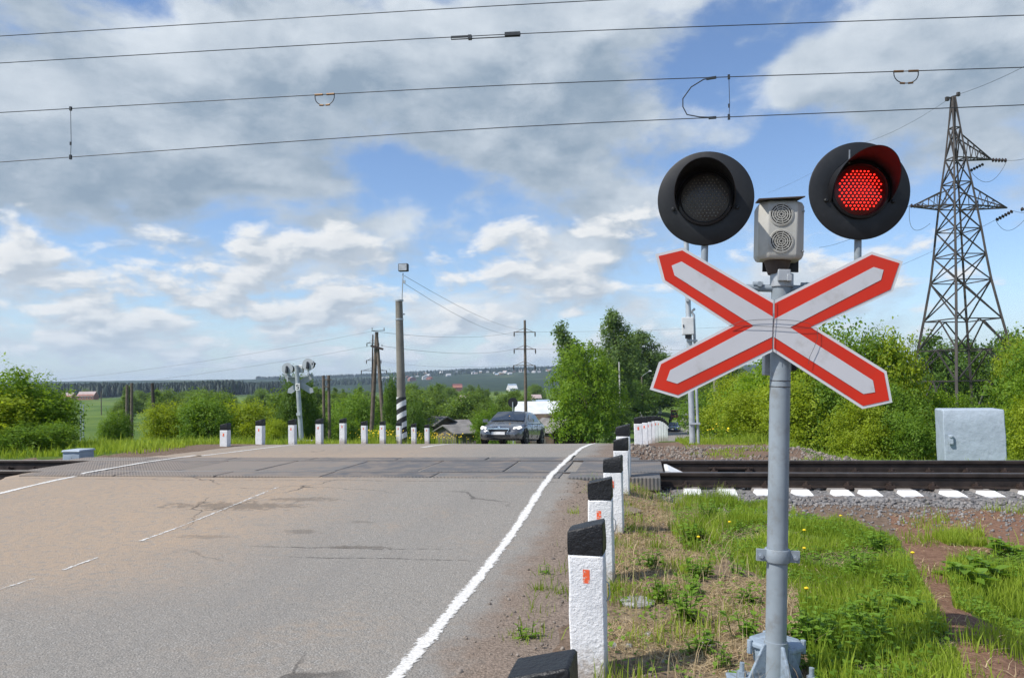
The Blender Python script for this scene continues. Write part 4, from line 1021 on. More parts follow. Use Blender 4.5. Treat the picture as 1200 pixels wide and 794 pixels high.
def limbs(name, lobes, h0, r0, mat, seed, lean=(0, 0), straight=False, multi=1):
    rng = random.Random(seed); b = MB(); tz = max(l[2] for l in lobes)
    for m_ in range(multi):
        o = Vector((rng.uniform(-.3, .3), rng.uniform(-.3, .3), 0))*(multi > 1); top = Vector((lean[0]+o.x*3, lean[1]+o.y*3, tz*(1 if straight else .8)))
        base_ = Vector((o.x, o.y, -.3)); P = [base_.lerp(top, k/6)+Vector((rng.uniform(-.05, .05)*k/3, rng.uniform(-.05, .05)*k/3, 0)) for k in range(7)]
        b.path(P, [r0*(1-.14*k) for k in range(7)], 9)
    for l in lobes:
        c = Vector(l[:3]); z = max(h0, min(c.z-.25*l[5]-.3*abs(c.x)-.2, tz*.7)); t = z/tz; s = Vector((lean[0]*t, lean[1]*t, z))
        mid = s.lerp(c, .5)+Vector((rng.uniform(-.1, .1), rng.uniform(-.1, .1), .12*(c-s).length))
        b.path([s, mid, c, c+(c-mid)*.5], [r0*.45, r0*.32, r0*.18, r0*.05], 6)
    return b.mesh(name, [mat], 60)
def bush_lobes(seed, W, H, n):
    rng = random.Random(seed); L = [(0, 0, H*.42, W*.34, W*.32, H*.42)]
    for i in range(n):
        a = i*2.4+rng.uniform(-.5, .5); r = W*rng.uniform(.16, .36); z = H*rng.uniform(.25, .78)*(1-.3*r/(W*.4)); s = W*rng.uniform(.14, .24)
        L.append((r*math.cos(a), r*math.sin(a), z, s, s, s*rng.uniform(.9, 1.35)*H/W*1.0))
    return L
def tree_lobes(seed, W, H, n, h0=.22):
    rng = random.Random(seed); L = []
    for i in range(n):
        t = (i+.5)/n; z = H*(h0+(.93-h0)*t); wd = W*.5*math.sin(math.pi*(.18+.72*t))**.8; a = i*2.4+rng.uniform(-.4, .4); s = W*rng.uniform(.15, .24)*(1.1-.45*t)
        L.append(((wd-s*.8)*math.cos(a)*rng.uniform(.6, 1), (wd-s*.8)*math.sin(a)*rng.uniform(.6, 1), z, s*1.1, s*1.1, s*.95))
    L.append((0, 0, H*.9, W*.13, W*.13, H*.1)); L.append((0, 0, H*.55, W*.26, W*.26, H*.25))
    return L
VAR = {}
def variant(key, lob, nleaf, leaf, lm, tm, h0, r0, **kw):
    up = {k: kw[k] for k in ('spray', 'spread', 'upshoot', 'droop', 'asp', 'inner') if k in kw}
    seed = sum(ord(c)*(i+3) for i, c in enumerate(key))
    VAR[key] = (crown('crown', seed, lob, nleaf, leaf, M[lm], **up), limbs('trunk', lob, h0, r0, M[tm], seed, kw.get('lean', (0, 0)), kw.get('straight', False), kw.get('multi', 1)))
# shrubs (4 m wide, 4 m high nominal)
for i in range(4): variant(f'shrub_bright{i}', bush_lobes(20+i, 4, 4, 9), 15000, .062, ['leaf_bright', 'leaf_bright2', 'leaf_bright', 'leaf_mid'][i], 'trunk', .3, .05, spread=.17, upshoot=.16, multi=3)
for i in range(3): variant(f'shrub_mid{i}', bush_lobes(40+i, 4, 4, 8), 14000, .062, 'leaf_mid', 'trunk', .3, .05, spread=.15, upshoot=.14, multi=3)
for i in range(2): variant(f'shrub_dark{i}', bush_lobes(60+i, 4, 4, 8), 14000, .062, 'leaf_dark', 'trunk', .3, .05, spread=.14, upshoot=.1, multi=2)
variant('maple', tree_lobes(5, 9, 9, 15, .16)+[(-2.2, 0, 2.2, 1.6, 1.5, 1.4), (2.2, .5, 2.3, 1.6, 1.5, 1.5), (0, -1.6, 2.0, 1.8, 1.4, 1.3)], 26000, .12, 'leaf_bright2', 'trunk', 1.2, .2, spread=.26, multi=2, upshoot=.25)
for i in range(3): variant(f'birch{i}', tree_lobes(70+i, 6, 14, 17, .28), 17000, .13, 'leaf_birch', 'birch', 3, .16, spread=.24, droop=.45, straight=True, inner=.1)
variant('leaning', [(.0, 0, 5.2, 1.1, 1.1, 1.0), (-.4, 0, 6.5, 1.0, 1.0, 1.1), (-.9, .2, 7.8, .8, .8, 1.0), (-1.35, 0, 9.0, .55, .55, .9), (.5, .2, 4.2, 1.3, 1.2, 1.0), (-.6, 0, 5.2, .9, .9, .9), (-1.5, 0, 9.9, .3, .3, .6)], 9000, .12, 'leaf_birch', 'trunk', 2, .13, spread=.22, droop=.2, lean=(-1.5, 0), straight=True)
for i in range(3): variant(f'oak{i}', tree_lobes(90+i, 8, 9, 13, .2), 12000, .15, 'leaf_dark', 'trunk', 1.6, .2, spread=.3, upshoot=.2)
for i in range(4): variant(f'valley{i}', tree_lobes(110+i, 7.5, 8, 12, .10), 7000, .17, 'leaf_far', 'trunk', .8, .16, spread=.42, upshoot=.25, spray=9)
for i in range(2): variant(f'poplar{i}', tree_lobes(130+i, 3.6, 11, 11, .1), 4500, .19, 'leaf_far', 'trunk', 1, .15, spread=.32, spray=9)
variant('spruce', [(0, 0, 1.5+k*1.1, 1.9-k*.21, 1.9-k*.21, .55) for k in range(9)], 5000, .2, 'needle', 'trunk', 1, .15, spread=.2, droop=.25, straight=True)
def plant(key, x, y, W, H, name, label, group=None, cat=None, rz=None, nat=(4, 4), z=None, lab_trunk=None, sub=.0):
    me_c, me_t = VAR[key]
    t = thing(name, label, cat or name.replace('_', ' '), (x, y, (TZ(x, y) if z is None else z)-sub), random.uniform(0, 6.28) if rz is None else rz, group)
    t.scale = (W/nat[0], W/nat[0], H/nat[1])
    mesh_obj('trunk' if 'shrub' not in key else 'stems', me_t, t); mesh_obj('crown', me_c, t); return t
def plant_px(key, px, Z, W_px, ytop, name, label, nat=(4, 4), Hk=1.0, sub=.1, **kw):
    p = spot(px, Z); W = W_px*Z/FPX; H = (at(px, ytop, Z).z - p.z + sub)*Hk
    return plant(key, p.x, p.y, W, max(H, .4), name, label, nat=nat, sub=sub, **kw)
# --- right of the track: broad bright shrubs
RB = [('shrub_bright0', 868, 30, 95, 442), ('shrub_bright1', 905, 27, 105, 428), ('shrub_bright2', 955, 25, 115, 404), ('shrub_bright3', 1000, 24, 110, 394), ('shrub_bright0', 1042, 24, 90, 400),
      ('shrub_bright1', 1098, 24, 70, 472), ('shrub_mid0', 1140, 26, 70, 474), ('shrub_bright2', 1204, 25, 70, 410), ('shrub_bright3', 1225, 23, 120, 405), ('shrub_bright1', 1280, 22, 130, 400),
      ('shrub_bright2', 930, 21.5, 95, 452), ('shrub_bright3', 985, 20.8, 90, 448), ('shrub_mid1', 1040, 20.5, 88, 452), ('shrub_bright0', 1085, 20.3, 60, 486), ('shrub_dark0', 1135, 22, 70, 486), ('shrub_bright1', 1212, 19.5, 70, 456),
      ('shrub_bright2', 1010, 17.5, 70, 478), ('shrub_mid1', 1062, 17.0, 70, 484), ('shrub_bright0', 1225, 16.5, 80, 468), ('shrub_bright2', 880, 24, 80, 466), ('shrub_mid2', 840, 38, 75, 462), ('shrub_bright0', 1245, 18.5, 90, 455)]
for i, (k, px, Z, w, yt) in enumerate(RB):
    lab = ('tall yellow-green shrub in the hedge of bushes behind the rails on the right' if i < 10 else 'lower leafy shrub at the foot of the hedge behind the right-hand rails')
    if k == 'shrub_mid2': lab = 'mid green bush beside the far road, just right of the slim mast'
    if k == 'shrub_dark0': lab = 'dark shrub standing under the lattice tower behind the pale grey block'
    g_ = 'tall shrubs behind the rails' if i < 10 else ('low shrubs behind the rails' if k not in ('shrub_dark0', 'shrub_mid2') else None)
    plant_px(k, px, Z, w*1.12, yt-2, Hk=1.19, name='shrub', label=lab, group=g_, cat='shrub')
# --- left of the road
LBSH = [('shrub_bright0', -38, 17.5, 150, 452, 'shrub', 'bright green shrub cut by the left picture edge beside the rails'), ('shrub_bright1', 22, 18.5, 120, 440, 'shrub', 'tall bright green shrub behind the rails, at the far left'), ('shrub_mid0', 52, 19, 80, 448, 'shrub', 'green shrub next to the small worn grey track box'),
        ('shrub_mid1', 40, 16.8, 95, 492, 'shrub', 'low dense green shrub just behind the left rails'), ('shrub_mid2', 138, 27, 46, 476, 'shrub', 'small round dark green bush standing alone left of the crossing'),
        ('shrub_bright2', 196, 34, 75, 470, 'shrub', 'yellow-green bush in front of the leaning wooden post'), ('shrub_bright3', 240, 33, 80, 458, 'shrub', 'wide yellow-green bush behind the leftmost white bollard'), ('shrub_bright0', 288, 36, 80, 464, 'shrub', 'yellow-green bush between the first two bollards of the left row'),
        ('shrub_dark0', 346, 34, 54, 428, 'shrub', 'tall dark green bush right behind the far signal seen from its back'), ('shrub_dark1', 366, 35, 36, 470, 'shrub', 'dark bush at the right foot of the far signal post'),
        ('shrub_mid0', 418, 52, 70, 456, 'shrub', 'mid green bush behind the wooden twin-leg pole'), ('shrub_mid1', 398, 46, 50, 474, 'shrub', 'mid green bush right of the pair of thin posts'), ('shrub_dark1', 461, 42, 30, 436, 'shrub', 'tall dark bush left of the banded concrete pole'),
        ('shrub_dark0', 484, 44, 36, 462, 'shrub', 'dark green bush right of the banded concrete pole'), ('shrub_mid2', 500, 64, 30, 496, 'shrub', 'low mid green bush in front of the wooden sheds'), ('shrub_bright1', 446, 36, 44, 494, 'shrub', 'small yellow-green bush at the foot of the twin-leg pole'),
        ('shrub_mid0', 576, 66, 50, 472, 'shrub', 'broad mid green bush left behind the dark car'), ('shrub_mid1', 556, 70, 34, 496, 'shrub', 'low green bush beside the grey sheet roofs'), ('shrub_bright2', 322, 32, 40, 488, 'shrub', 'low yellow-green bush left of the far signal')]
for (k, px, Z, w, yt, nm, lab) in LBSH: plant_px(k, px, Z, w*(1.1 if px < 100 else .95), yt+(0 if px < 100 else 4), nm, lab, cat='shrub', Hk=1.1)
# --- middle: maple, leaning tree, birches
plant_px('maple', 686, 72, 98, 408, 'broadleaf_tree', 'broad bushy bright tree beside the road end, right of the dark car', nat=(9, 9), Hk=1.0, cat='tree', rz=.4)
plant_px('leaning', 684, 92, 66, 380, 'leaning_tree', 'slender tree leaning left above the broad bushy tree', nat=(4.2, 10.3), cat='tree', rz=0)
BI = [('birch0', 722, 114, 62, 362, 'tallest birch standing behind the broad bushy tree'), ('birch1', 752, 150, 66, 386, 'tall birch just right of the tallest one'), ('birch2', 774, 190, 62, 412, 'birch leaning over the far road left of the crossbuck tip'),
      ('birch0', 806, 270, 60, 424, 'birch seen behind the crossbuck and the slim mast'), ('birch1', 850, 118, 66, 418, 'birch right of the far road under the crossbuck')]
for k, px, Z, w, yt, lab in BI: plant_px(k, px, Z, w*1.1, yt, 'birch_tree', lab, nat=(6, 14), cat='tree')
OK_ = [('oak0', 738, 125, 70, 448, 'dark tree at the foot of the birches'), ('oak1', 768, 182, 60, 452, 'dark tree left of the far road, behind the small tractor'), ('oak2', 852, 76, 60, 446, 'dark tree right of the far road'), ('oak0', 1098, 80, 70, 398, 'dark green tree behind the left legs of the lattice tower'), ('oak1', 1142, 84, 74, 404, 'dark green tree behind the middle of the lattice tower'), ('oak2', 1184, 80, 70, 394, 'dark green tree behind the right legs of the lattice tower'), ('oak0', 803, 290, 60, 448, 'dark tree closing the end of the far road'),
       ('oak1', 838, 170, 56, 440, 'dark tree over the far road end, right of the slim mast'), ('oak2', 782, 250, 60, 446, 'dark tree behind the far end of the road on its left'), ('oak1', 716, 100, 46, 470, 'dark low tree between the broad bushy tree and the bollard row'), ('oak2', 818, 330, 40, 452, 'distant dark tree in the middle of the far road gap')]
for k, px, Z, w, yt, lab in OK_: plant_px(k, px, Z, w*1.2, yt, 'broadleaf_tree', lab, nat=(8, 9), cat='tree')
# valley trees
rng = random.Random(11); nv = 0
for i in range(420):
    px = rng.uniform(70, 655); Z = 70*math.exp(rng.uniform(0, 2.3))
    if Z < 95 and (px < 250 or px > 560): continue
    if px < 140 and Z < 560: continue
    if px < 330 and Z < 200 and rng.random() < .6: continue
    if px < 330 and Z > 200 and rng.random() < .6: continue
    p = spot(px, Z)
    if abs(p.x-float(road_c(p.y))) < 7: continue
    if 490 < px < 566 and Z < 110: continue
    if 590 < px < 700 and Z < 130: continue
    yt = rng.uniform(456, 486) if Z < 220 else rng.uniform(455, 466)
    if px > 470: yt = rng.uniform(458, 488) if Z < 220 else rng.uniform(450, 464)
    h = min(12, at(px, yt, Z).z - p.z)
    if h < 2.2: continue
    if rng.random() < .15: k, W, H, nat = f'poplar{rng.randrange(2)}', h*.42, h*1.15, (3.6, 11)
    else: k, W, H, nat = f'valley{rng.randrange(4)}', h*rng.uniform(1.0, 1.5), h, (7.5, 8)
    hz = 'nearer' if Z < 160 else 'distant'
    plant(k, p.x, p.y, W, H, 'valley_tree', f'{hz} green tree among the many filling the valley left of the road', group=f'{hz} trees filling the valley', nat=nat, cat='tree', sub=.3); nv += 1
    if nv >= 190: break
# far pine wood: one mass beyond counting
def woods(name, label, rows, seed, hmin, hmax):
    rng = np.random.default_rng(seed); V = []; F = []
    P = []
    for (pxa, pxb, Za, Zb, n, zoff) in rows:
        px = rng.uniform(pxa, pxb, n); Z = rng.uniform(Za, Zb, n)
        for a, z in zip(px, Z): p = at(a, 470, z); P.append((p.x, p.y, TZ(p.x, p.y)-1))
    T = []
    for (x, y, z) in P:
        H = rng.uniform(hmin, hmax); r = H*rng.uniform(.10, .17); b = len(V); n = 7
        lv = [(.15, .7), (.42, 1.), (.44, .62), (.68, .8), (.70, .4), (.86, .42), (1.0, .02)] if rng.random() < .6 else [(.2, .5), (.35, .95), (.55, 1.1), (.75, .9), (.9, .55), (1.0, .1)]
        for (t, k) in lv:
            for q in range(n):
                a = 2*math.pi*q/n+rng.uniform(-.2, .2); V.append((x+r*k*math.cos(a)*rng.uniform(.8, 1.2), y+r*k*math.sin(a), z+H*t))
        tt = rng.random()
        for i in range(len(lv)-1):
            for q in range(n): F.append((b+i*n+q, b+i*n+(q+1) % n, b+(i+1)*n+(q+1) % n, b+(i+1)*n+q)); T.append(tt)
    me = np_mesh(name, np.array(V), [np.array(F)], M['needle'], {'tint': np.array(T)}); tag(mesh_obj(name, me), label, 'woods', kind='stuff')
woods('pine_wood', 'long dark pine wood along the far left horizon', [(40, 285, 880, 1060, 2300, 0), (-60, 60, 900, 1000, 350, 0), (285, 345, 1100, 1250, 420, 0)], 3, 15, 19)
woods('hill_wood', 'dark woods capping the far hills', [(300, 560, 2900, 3500, 1900, 0), (540, 700, 2900, 3500, 1300, 0), (330, 470, 1700, 2000, 500, 0), (470, 640, 2350, 2600, 260, 0)], 4, 10, 15)
# ------------------------------------------------------------------ grass, straw, weeds, stones
def sample_poly(rng, P, n):
    lo = P.min(0); hi = P.max(0); out = []
    tot = 0
    while tot < n:
        q = rng.uniform(lo, hi, (n*2, 2)); q = q[in_poly(q[:, 0], q[:, 1], P)]; out.append(q); tot += len(q)
    return np.concatenate(out)[:n]
def blades(name, xy, h, w, tint, mat, rng, lean=.45, flat=False, label=None):
    n = len(xy); z = terrain_z(xy[:, 0], xy[:, 1])-.005
    a = rng.uniform(0, 2*math.pi, n); s = np.stack([np.cos(a), np.sin(a), np.zeros(n)], 1)
    la = rng.uniform(0, 2*math.pi, n); ld = np.stack([np.cos(la), np.sin(la), np.zeros(n)], 1)
    lk = np.abs(rng.normal(0, lean, n))[:, None]; H = h[:, None]; up = np.array([0, 0, 1.])
    B = np.column_stack([xy, z]); ww = (w[:, None] if hasattr(w, '__len__') else w)
    if flat: up = np.array([0, 0, .22]); lk = 1.0
    m1 = B+up*H*.55+ld*lk*H*.22; tp = B+up*H*(1 if not flat else .6)+ld*lk*H*.75
    V = np.stack([B-s*ww/2, B+s*ww/2, m1+s*ww*.42, m1-s*ww*.42, tp], 1).reshape(-1, 3)
    i = np.arange(n)*5; q = np.stack([i, i+1, i+2, i+3], 1); t = np.stack([i+3, i+2, i+4], 1)
    me = np_mesh(name, V, [q, t], mat, {'tint': np.concatenate([tint, tint])}); o = tag(mesh_obj(name, me), label, name.replace('_', ' '), kind='stuff'); return o
R_ = np.random.default_rng(5)
def patchy(xy, sc, lo):
    v = np.sin(xy[:, 0]*sc+1.1*np.sin(xy[:, 1]*sc*.8))*np.sin(xy[:, 1]*sc*1.1+.9*np.sin(xy[:, 0]*sc*.7+2)) + .5*np.sin(xy[:, 0]*sc*2.7+3)*np.sin(xy[:, 1]*sc*2.3)
    return v > lo
XY = []; HH = []
for P, n, hm in ((LUSH[0], 44000, .054), (LUSH[1], 8000, .05)):
    q = sample_poly(R_, P, n); q = q[patchy(q, 3.1, -.40)]; XY.append(q); HH.append(R_.gamma(5, hm/5, len(q))*(1+.35*np.sin(q[:, 0]*2.3)*np.sin(q[:, 1]*1.9)))
for P, n, hm in ((MIDG[0], 9000, .10), (MIDG[1], 2500, .07)):
    q = sample_poly(R_, P, n); q = q[patchy(q, 3.4, .0)]; XY.append(q); HH.append(R_.gamma(5, hm/5, len(q)))
for P, n, hm in ((DRY[0], 9000, .07), (REDD[0], 5000, .07)):
    q = sample_poly(R_, P, n); q = q[patchy(q, 4.2, .55)]; XY.append(q); HH.append(R_.gamma(4, hm/4, len(q)))
q = np.concatenate([sample_poly(R_, LUSH[0], 9000), sample_poly(R_, MIDG[0], 3000), sample_poly(R_, LUSH[1], 2500), sample_poly(R_, DRY[0], 2200)]); q = q[patchy(q, 3.7, -.1)]
C_ = np.column_stack([q, terrain_z(q[:, 0], q[:, 1])+R_.uniform(.005, .06, len(q))]); Nn_ = rand_dir(R_, len(q))*.5+np.array([0, 0, 1.]); Nn_ /= np.linalg.norm(Nn_, axis=1, keepdims=True)
V_, f_ = leaf_quads(R_, C_, Nn_, .014, .7); tag(mesh_obj('ground_cover', np_mesh('ground_cover', V_, [f_], M['weed'], {'tint': R_.uniform(0, 1, len(q))})), 'small leafy ground cover between the grass blades', 'ground cover', kind='stuff')
# scattered tufts
tuf = [gnd(*p) for p in ((655, 668), (632, 690), (640, 676), (650, 694), (628, 716), (612, 744), (690, 640), (735, 600), (742, 622), (760, 628), (735, 640), (716, 655), (770, 640), (800, 668), (765, 700), (1045, 730), (1105, 745), (1150, 760), (1190, 745), (700, 590), (690, 575), (672, 610), (725, 690))]
for p in tuf:
    n = int(R_.uniform(60, 160)); q = np.array([[p.x, p.y]])+R_.normal(0, R_.uniform(.03, .09), (n, 2)); XY.append(q); HH.append(R_.gamma(5, .012, n))
xy = np.concatenate(XY); hh = np.clip(np.concatenate(HH), .02, .24)
pm_ok = np.hypot(xy[:, 0]-base.x, xy[:, 1]-base.y) > .10; xy = xy[pm_ok]; hh = hh[pm_ok]
blades('grass', xy, hh, R_.uniform(.003, .0075, len(xy)), np.clip(R_.normal(.45, .25, len(xy))+.45*np.sin(xy[:, 0]*3.1+xy[:, 1]*1.3)*np.sin(xy[:, 1]*2.7-xy[:, 0]), 0, 1), M['grass'], R_, .5, label='lush green grass on the verge around the signal post')
q = np.concatenate([sample_poly(R_, DRY[0], 20000), sample_poly(R_, LUSH[0], 7000), sample_poly(R_, REDD[0], 1200)]); q = q[patchy(q, 2.7, -.3)]
blades('dry_grass', q, R_.uniform(.06, .22, len(q)), R_.uniform(.0035, .0065, len(q)), R_.uniform(0, 1, len(q)), M['straw'], R_, flat=True, label='flattened dry straw on the earth behind the bollards')
q = sample_poly(R_, np.concatenate([DRY[0]]), 1600); blades('dry_stalks', q, R_.uniform(.05, .2, len(q)), R_.uniform(.002, .004, len(q)), R_.uniform(.2, 1, len(q)), M['straw'], R_, .7, label='thin dry stalks standing among the straw')
# verges beyond the track
def region(n, f, xr, yr):
    q = np.column_stack([R_.uniform(*xr, n), R_.uniform(*yr, n)]); return q[f(q[:, 0], q[:, 1])]
q = region(60000, lambda x, y: (x-road_c(y) < -4.85+.25*np.sin(y*2)) & (np.abs(y-track_y(x)) > 2.15), (-26, -8.3), (12.6, 30))
blades('verge_grass', q, R_.gamma(5, .026, len(q)), R_.uniform(.012, .026, len(q)), np.clip(R_.normal(.55, .25, len(q))+.3*np.sin(q[:, 0]*.9)*np.sin(q[:, 1]*.8), 0, 1), M['grass'], R_, .5, label='bright grass along the verge left of the far road')
q = region(7000, lambda x, y: (x-road_c(y) < -4.5) & (y < track_y(x)-1.6), (-16, -8.6), (5.5, 9.3)); q = q[patchy(q, 2, -.2)]
blades('left_grass', q, R_.gamma(5, .02, len(q)), R_.uniform(.006, .012, len(q)), R_.uniform(.2, 1, len(q)), M['grass'], R_, .5, label='low grass between the road and the near rail on the left')
q = region(60000, lambda x, y: (x-road_c(y) > 4.7) & (np.abs(y-track_y(x)) > 2.0), (.6, 18), (12.7, 25)); k = patchy(q, 1.3, .05) | (q[:, 1] > 17.5) | (q[:, 0] > 3.2); q = q[k & ((q[:, 1] > 16.5) | (q[:, 0] > 3.2) | patchy(q, 2.2, .25))]
blades('far_verge_grass', q, R_.gamma(5, .016, len(q))*(1+1.0*(q[:, 1] > 19))*np.where(q[:, 0] < 2.4, .55, 1.), R_.uniform(.010, .022, len(q)), np.clip(R_.normal(.5, .25, len(q)), 0, 1), M['grass'], R_, .5, label='grass in front of the bushes beyond the right-hand rails')
# stones
def stones(name, xy, size, mat, label, zoff=0., zf=None):
    t = (1+5**.5)/2; ico = np.array([(-1, t, 0), (1, t, 0), (-1, -t, 0), (1, -t, 0), (0, -1, t), (0, 1, t), (0, -1, -t), (0, 1, -t), (t, 0, -1), (t, 0, 1), (-t, 0, -1), (-t, 0, 1)])/1.9
    fc = np.array([(0, 11, 5), (0, 5, 1), (0, 1, 7), (0, 7, 10), (0, 10, 11), (1, 5, 9), (5, 11, 4), (11, 10, 2), (10, 7, 6), (7, 1, 8), (3, 9, 4), (3, 4, 2), (3, 2, 6), (3, 6, 8), (3, 8, 9), (4, 9, 5), (2, 4, 11), (6, 2, 10), (8, 6, 7), (9, 8, 1)])
    n = len(xy); A = R_.normal(size=(n, 3, 3)); Q, _ = np.linalg.qr(A); sc = size[:, None]*R_.uniform(.55, 1.25, (n, 3)); P = ico[None]*R_.uniform(.75, 1.2, (n, 12, 1))
    P = np.einsum('nij,nkj->nki', Q, P*sc[:, None, :]); z = (terrain_z(xy[:, 0], xy[:, 1]) if zf is None else zf(xy))+size*.25+zoff
    V = (P+np.column_stack([xy, z])[:, None, :]).reshape(-1, 3); F = (fc[None]+(np.arange(n)*12)[:, None, None]).reshape(-1, 3)
    tag(mesh_obj(name, np_mesh(name, V, [F], mat, {'tint': np.repeat(R_.uniform(0, 1, n), 20)})), label, name.replace('_', ' '), kind='stuff')
def bal_z(xy):
    s = np.abs(xy[:, 1]-track_y(xy[:, 0])); return np.interp(s, [0, 1.2, 1.45, 1.7, 2.0, 2.3], [-.03, -.025, -.02, -.055, -.1, -.13])
n = 16000; q = np.column_stack([R_.uniform(-.2, 8.5, n), R_.uniform(8.3, 12.9, n)]); s = np.abs(q[:, 1]-track_y(q[:, 0])); q = q[(s < 2.25) & ((s > 1.25) | (R_.random(n) < .35))]
q2 = np.column_stack([R_.uniform(-14, -8.8, 4000), R_.uniform(8.3, 12.9, 4000)]); q2 = q2[np.abs(q2[:, 1]-track_y(q2[:, 0])) < 2.1]
q = np.concatenate([q, q2]); 
okk = np.ones(len(q), bool)
for x in sx: okk &= ~((np.abs(q[:, 0]-x) < .18) & (q[:, 1] > 9.26) & (q[:, 1] < 9.95))
q = q[okk]; stones('ballast_stones', q, R_.uniform(.010, .028, len(q)), M['stones'], 'grey crushed stone ballast beside the sleepers', zf=bal_z)
n = 5200; q = np.column_stack([R_.uniform(.3, 8.5, n), R_.uniform(7.2, 8.9, n)]); q = q[R_.random(n) < np.clip((q[:, 1]-7.2)/1.4, 0, 1)]; q = q[q[:, 0] > 1.2-.8*(q[:, 1]-7.2)/1.6]
stones('loose_gravel', q, R_.uniform(.006, .02, len(q)), M['stones'], 'loose grey gravel spilling from the track onto the dirt')
n = 3800; q = np.column_stack([R_.uniform(-1.0, 1.3, n), R_.uniform(1.8, 9.3, n)]); dd = q[:, 0]-(-.6); q = q[R_.random(n) < np.exp(-(dd/.7)**2)*.9+.08]
stones('road_grit', q, R_.gamma(2, .002, len(q))+.0015, M['pebbles'], 'small stones and grit on the road shoulder', zf=lambda q: np.maximum(terrain_z(q[:, 0], q[:, 1]), np.where(q[:, 0] < -.55, road_z(q[:, 1]), -9)))
n = 3200; q = np.column_stack([R_.uniform(-.7, 3.4, n), R_.uniform(12.1, 16.5, n)]); q = q[patchy(q, 1.1, -.2) | (q[:, 0] < .9)]
stones('spoil_stones', q, R_.gamma(2, .006, len(q))+.004, M['pebbles'], 'broken stones on the bare earth beyond the rails')
# single stones on the near verge
for i, (px, py, r) in enumerate(((719, 753, .022), (829, 747, .03), (737, 752, .018), (760, 738, .02), (777, 768, .014))):
    p = gnd(px, py); b = MB(); rr = random.Random(i)
    b.lathe([(r*.6, -.01), (r*1.05, r*.1), (r*.9, r*.55), (r*.4, r*.85), (0, r*.9)], 9); b.v = [(x*rr.uniform(.8, 1.2), y*rr.uniform(.75, 1.25), z*rr.uniform(.85, 1.15)) for x, y, z in b.v]
    o = b.build('stone', [M['soil']], None); o.location = (p.x, p.y, TZ(p.x, p.y)); o.rotation_euler = (0, 0, i*1.3)
    tag(o, ['dark grey stone lying right of the nearest full bollard', 'grey stone by the foot of the signal post base', 'grey lump of rubble by the leafy weed', 'small flat stone below the dry straw', 'pale pebble on the brown dirt'][i], 'stone')
p = gnd(747, 702); b = MB(); b.lathe([(.09, -.02), (.095, .012), (.07, .02), (0, .022)], 14); b.v = [(x*1.1, y*1.3, z) for x, y, z in b.v]; o = b.build('flat_slab', [M['soil']], None); o.location = (p.x, p.y, TZ(p.x, p.y)); tag(o, 'flat round grey slab half buried in the straw beside the bollards', 'slab')
# broad-leaved weeds
def weed_mesh(seed, nstem, h, leaf, per):
    rng = np.random.default_rng(seed); V = []; F = []; T = []; st = MB()
    for s_ in range(nstem):
        a = rng.uniform(0, 6.28); r = rng.uniform(0, .05); o = np.array([r*math.cos(a), r*math.sin(a), 0]); hh_ = h*rng.uniform(.5, 1.1); ln = rng.uniform(.1, .5)
        tip = o+np.array([math.cos(a)*ln*hh_, math.sin(a)*ln*hh_, hh_]); st.tube(o-np.array([0, 0, .02]), tip, .003, .0015, 5)
        for k in range(per):
            t = (k+.6)/per; c = o+(tip-o)*t; b_ = rng.uniform(0, 6.28); d = np.array([math.cos(b_), math.sin(b_), rng.uniform(-.1, .5)]); d /= np.linalg.norm(d)
            l = leaf*rng.uniform(.6, 1.2)*(1.15-.5*t); side = np.cross(d, [0, 0, 1]); side /= np.linalg.norm(side); up = np.cross(side, d); b0 = len(V)
            P = [c, c+d*l*.3+side*l*.22+up*l*.06, c+d*l*.65+side*l*.2+up*l*.03, c+d*l-up*l*.12, c+d*l*.65-side*l*.2+up*l*.03, c+d*l*.3-side*l*.22+up*l*.06, c+d*l*.4-up*l*.02]
            V += P; tt = rng.uniform(.1, 1)
            for f in ((0, 1, 6), (1, 2, 6), (2, 3, 6), (3, 4, 6), (4, 5, 6), (5, 0, 6)): F.append([b0+i for i in f]); T.append(tt)
    return np_mesh('leaves', np.array(V), [np.array(F)], M['weed'], {'tint': np.array(T)}), st.mesh('stalks', [M['weed']])
WV = [weed_mesh(1, 9, .12, .065, 6), weed_mesh(2, 14, .16, .07, 6), weed_mesh(3, 7, .10, .16, 3), weed_mesh(4, 6, .09, .05, 5)]
WP = [(775, 700, 1, 'leafy weed left of the straw, behind the flat slab'), (803, 722, 1, 'largest bushy green weed on the dirt left of the post'), (823, 757, 0, 'small bright weed near the bottom, left of the post foot'), (808, 690, 0, 'upright weed at the edge of the dry straw'),
      (845, 772, 3, 'low weed beside the left anchor bolt'), (830, 605, 1, 'dark green weed clump near the white sleeper ends'), (818, 632, 1, 'leafy weed beside the yellow dandelion'), (950, 760, 1, 'weed clump right behind the post foot'), (985, 770, 0, 'weed in the grass right of the post foot'), (870, 740, 0, 'weed behind the cast terminal box'),
      (1172, 640, 2, 'big-leaved burdock at the right by the dirt bank'), (1128, 672, 2, 'large-leaved plant on the left rim of the right grass patch'), (1150, 660, 2, 'burdock among the grass patch at the right edge'), (1020, 720, 1, 'leafy weed in the lush grass by the dirt trench'), (640, 672, 3, 'small weed on the road shoulder by the second bollard'), (618, 745, 3, 'small weed on the shoulder beside the nearest full bollard'), (880, 700, 0, 'weed in the straw left of the clamp band'), (760, 662, 0, 'weed behind the second bollard'), (1050, 690, 1, 'weed on the edge of the trench')]
rw = random.Random(21)
for k in range(13):
    WP.append((rw.uniform(930, 1090), rw.uniform(640, 790), rw.choice((0, 1, 1, 3, 2)), 'leafy weed among the lush grass right of the signal post'))
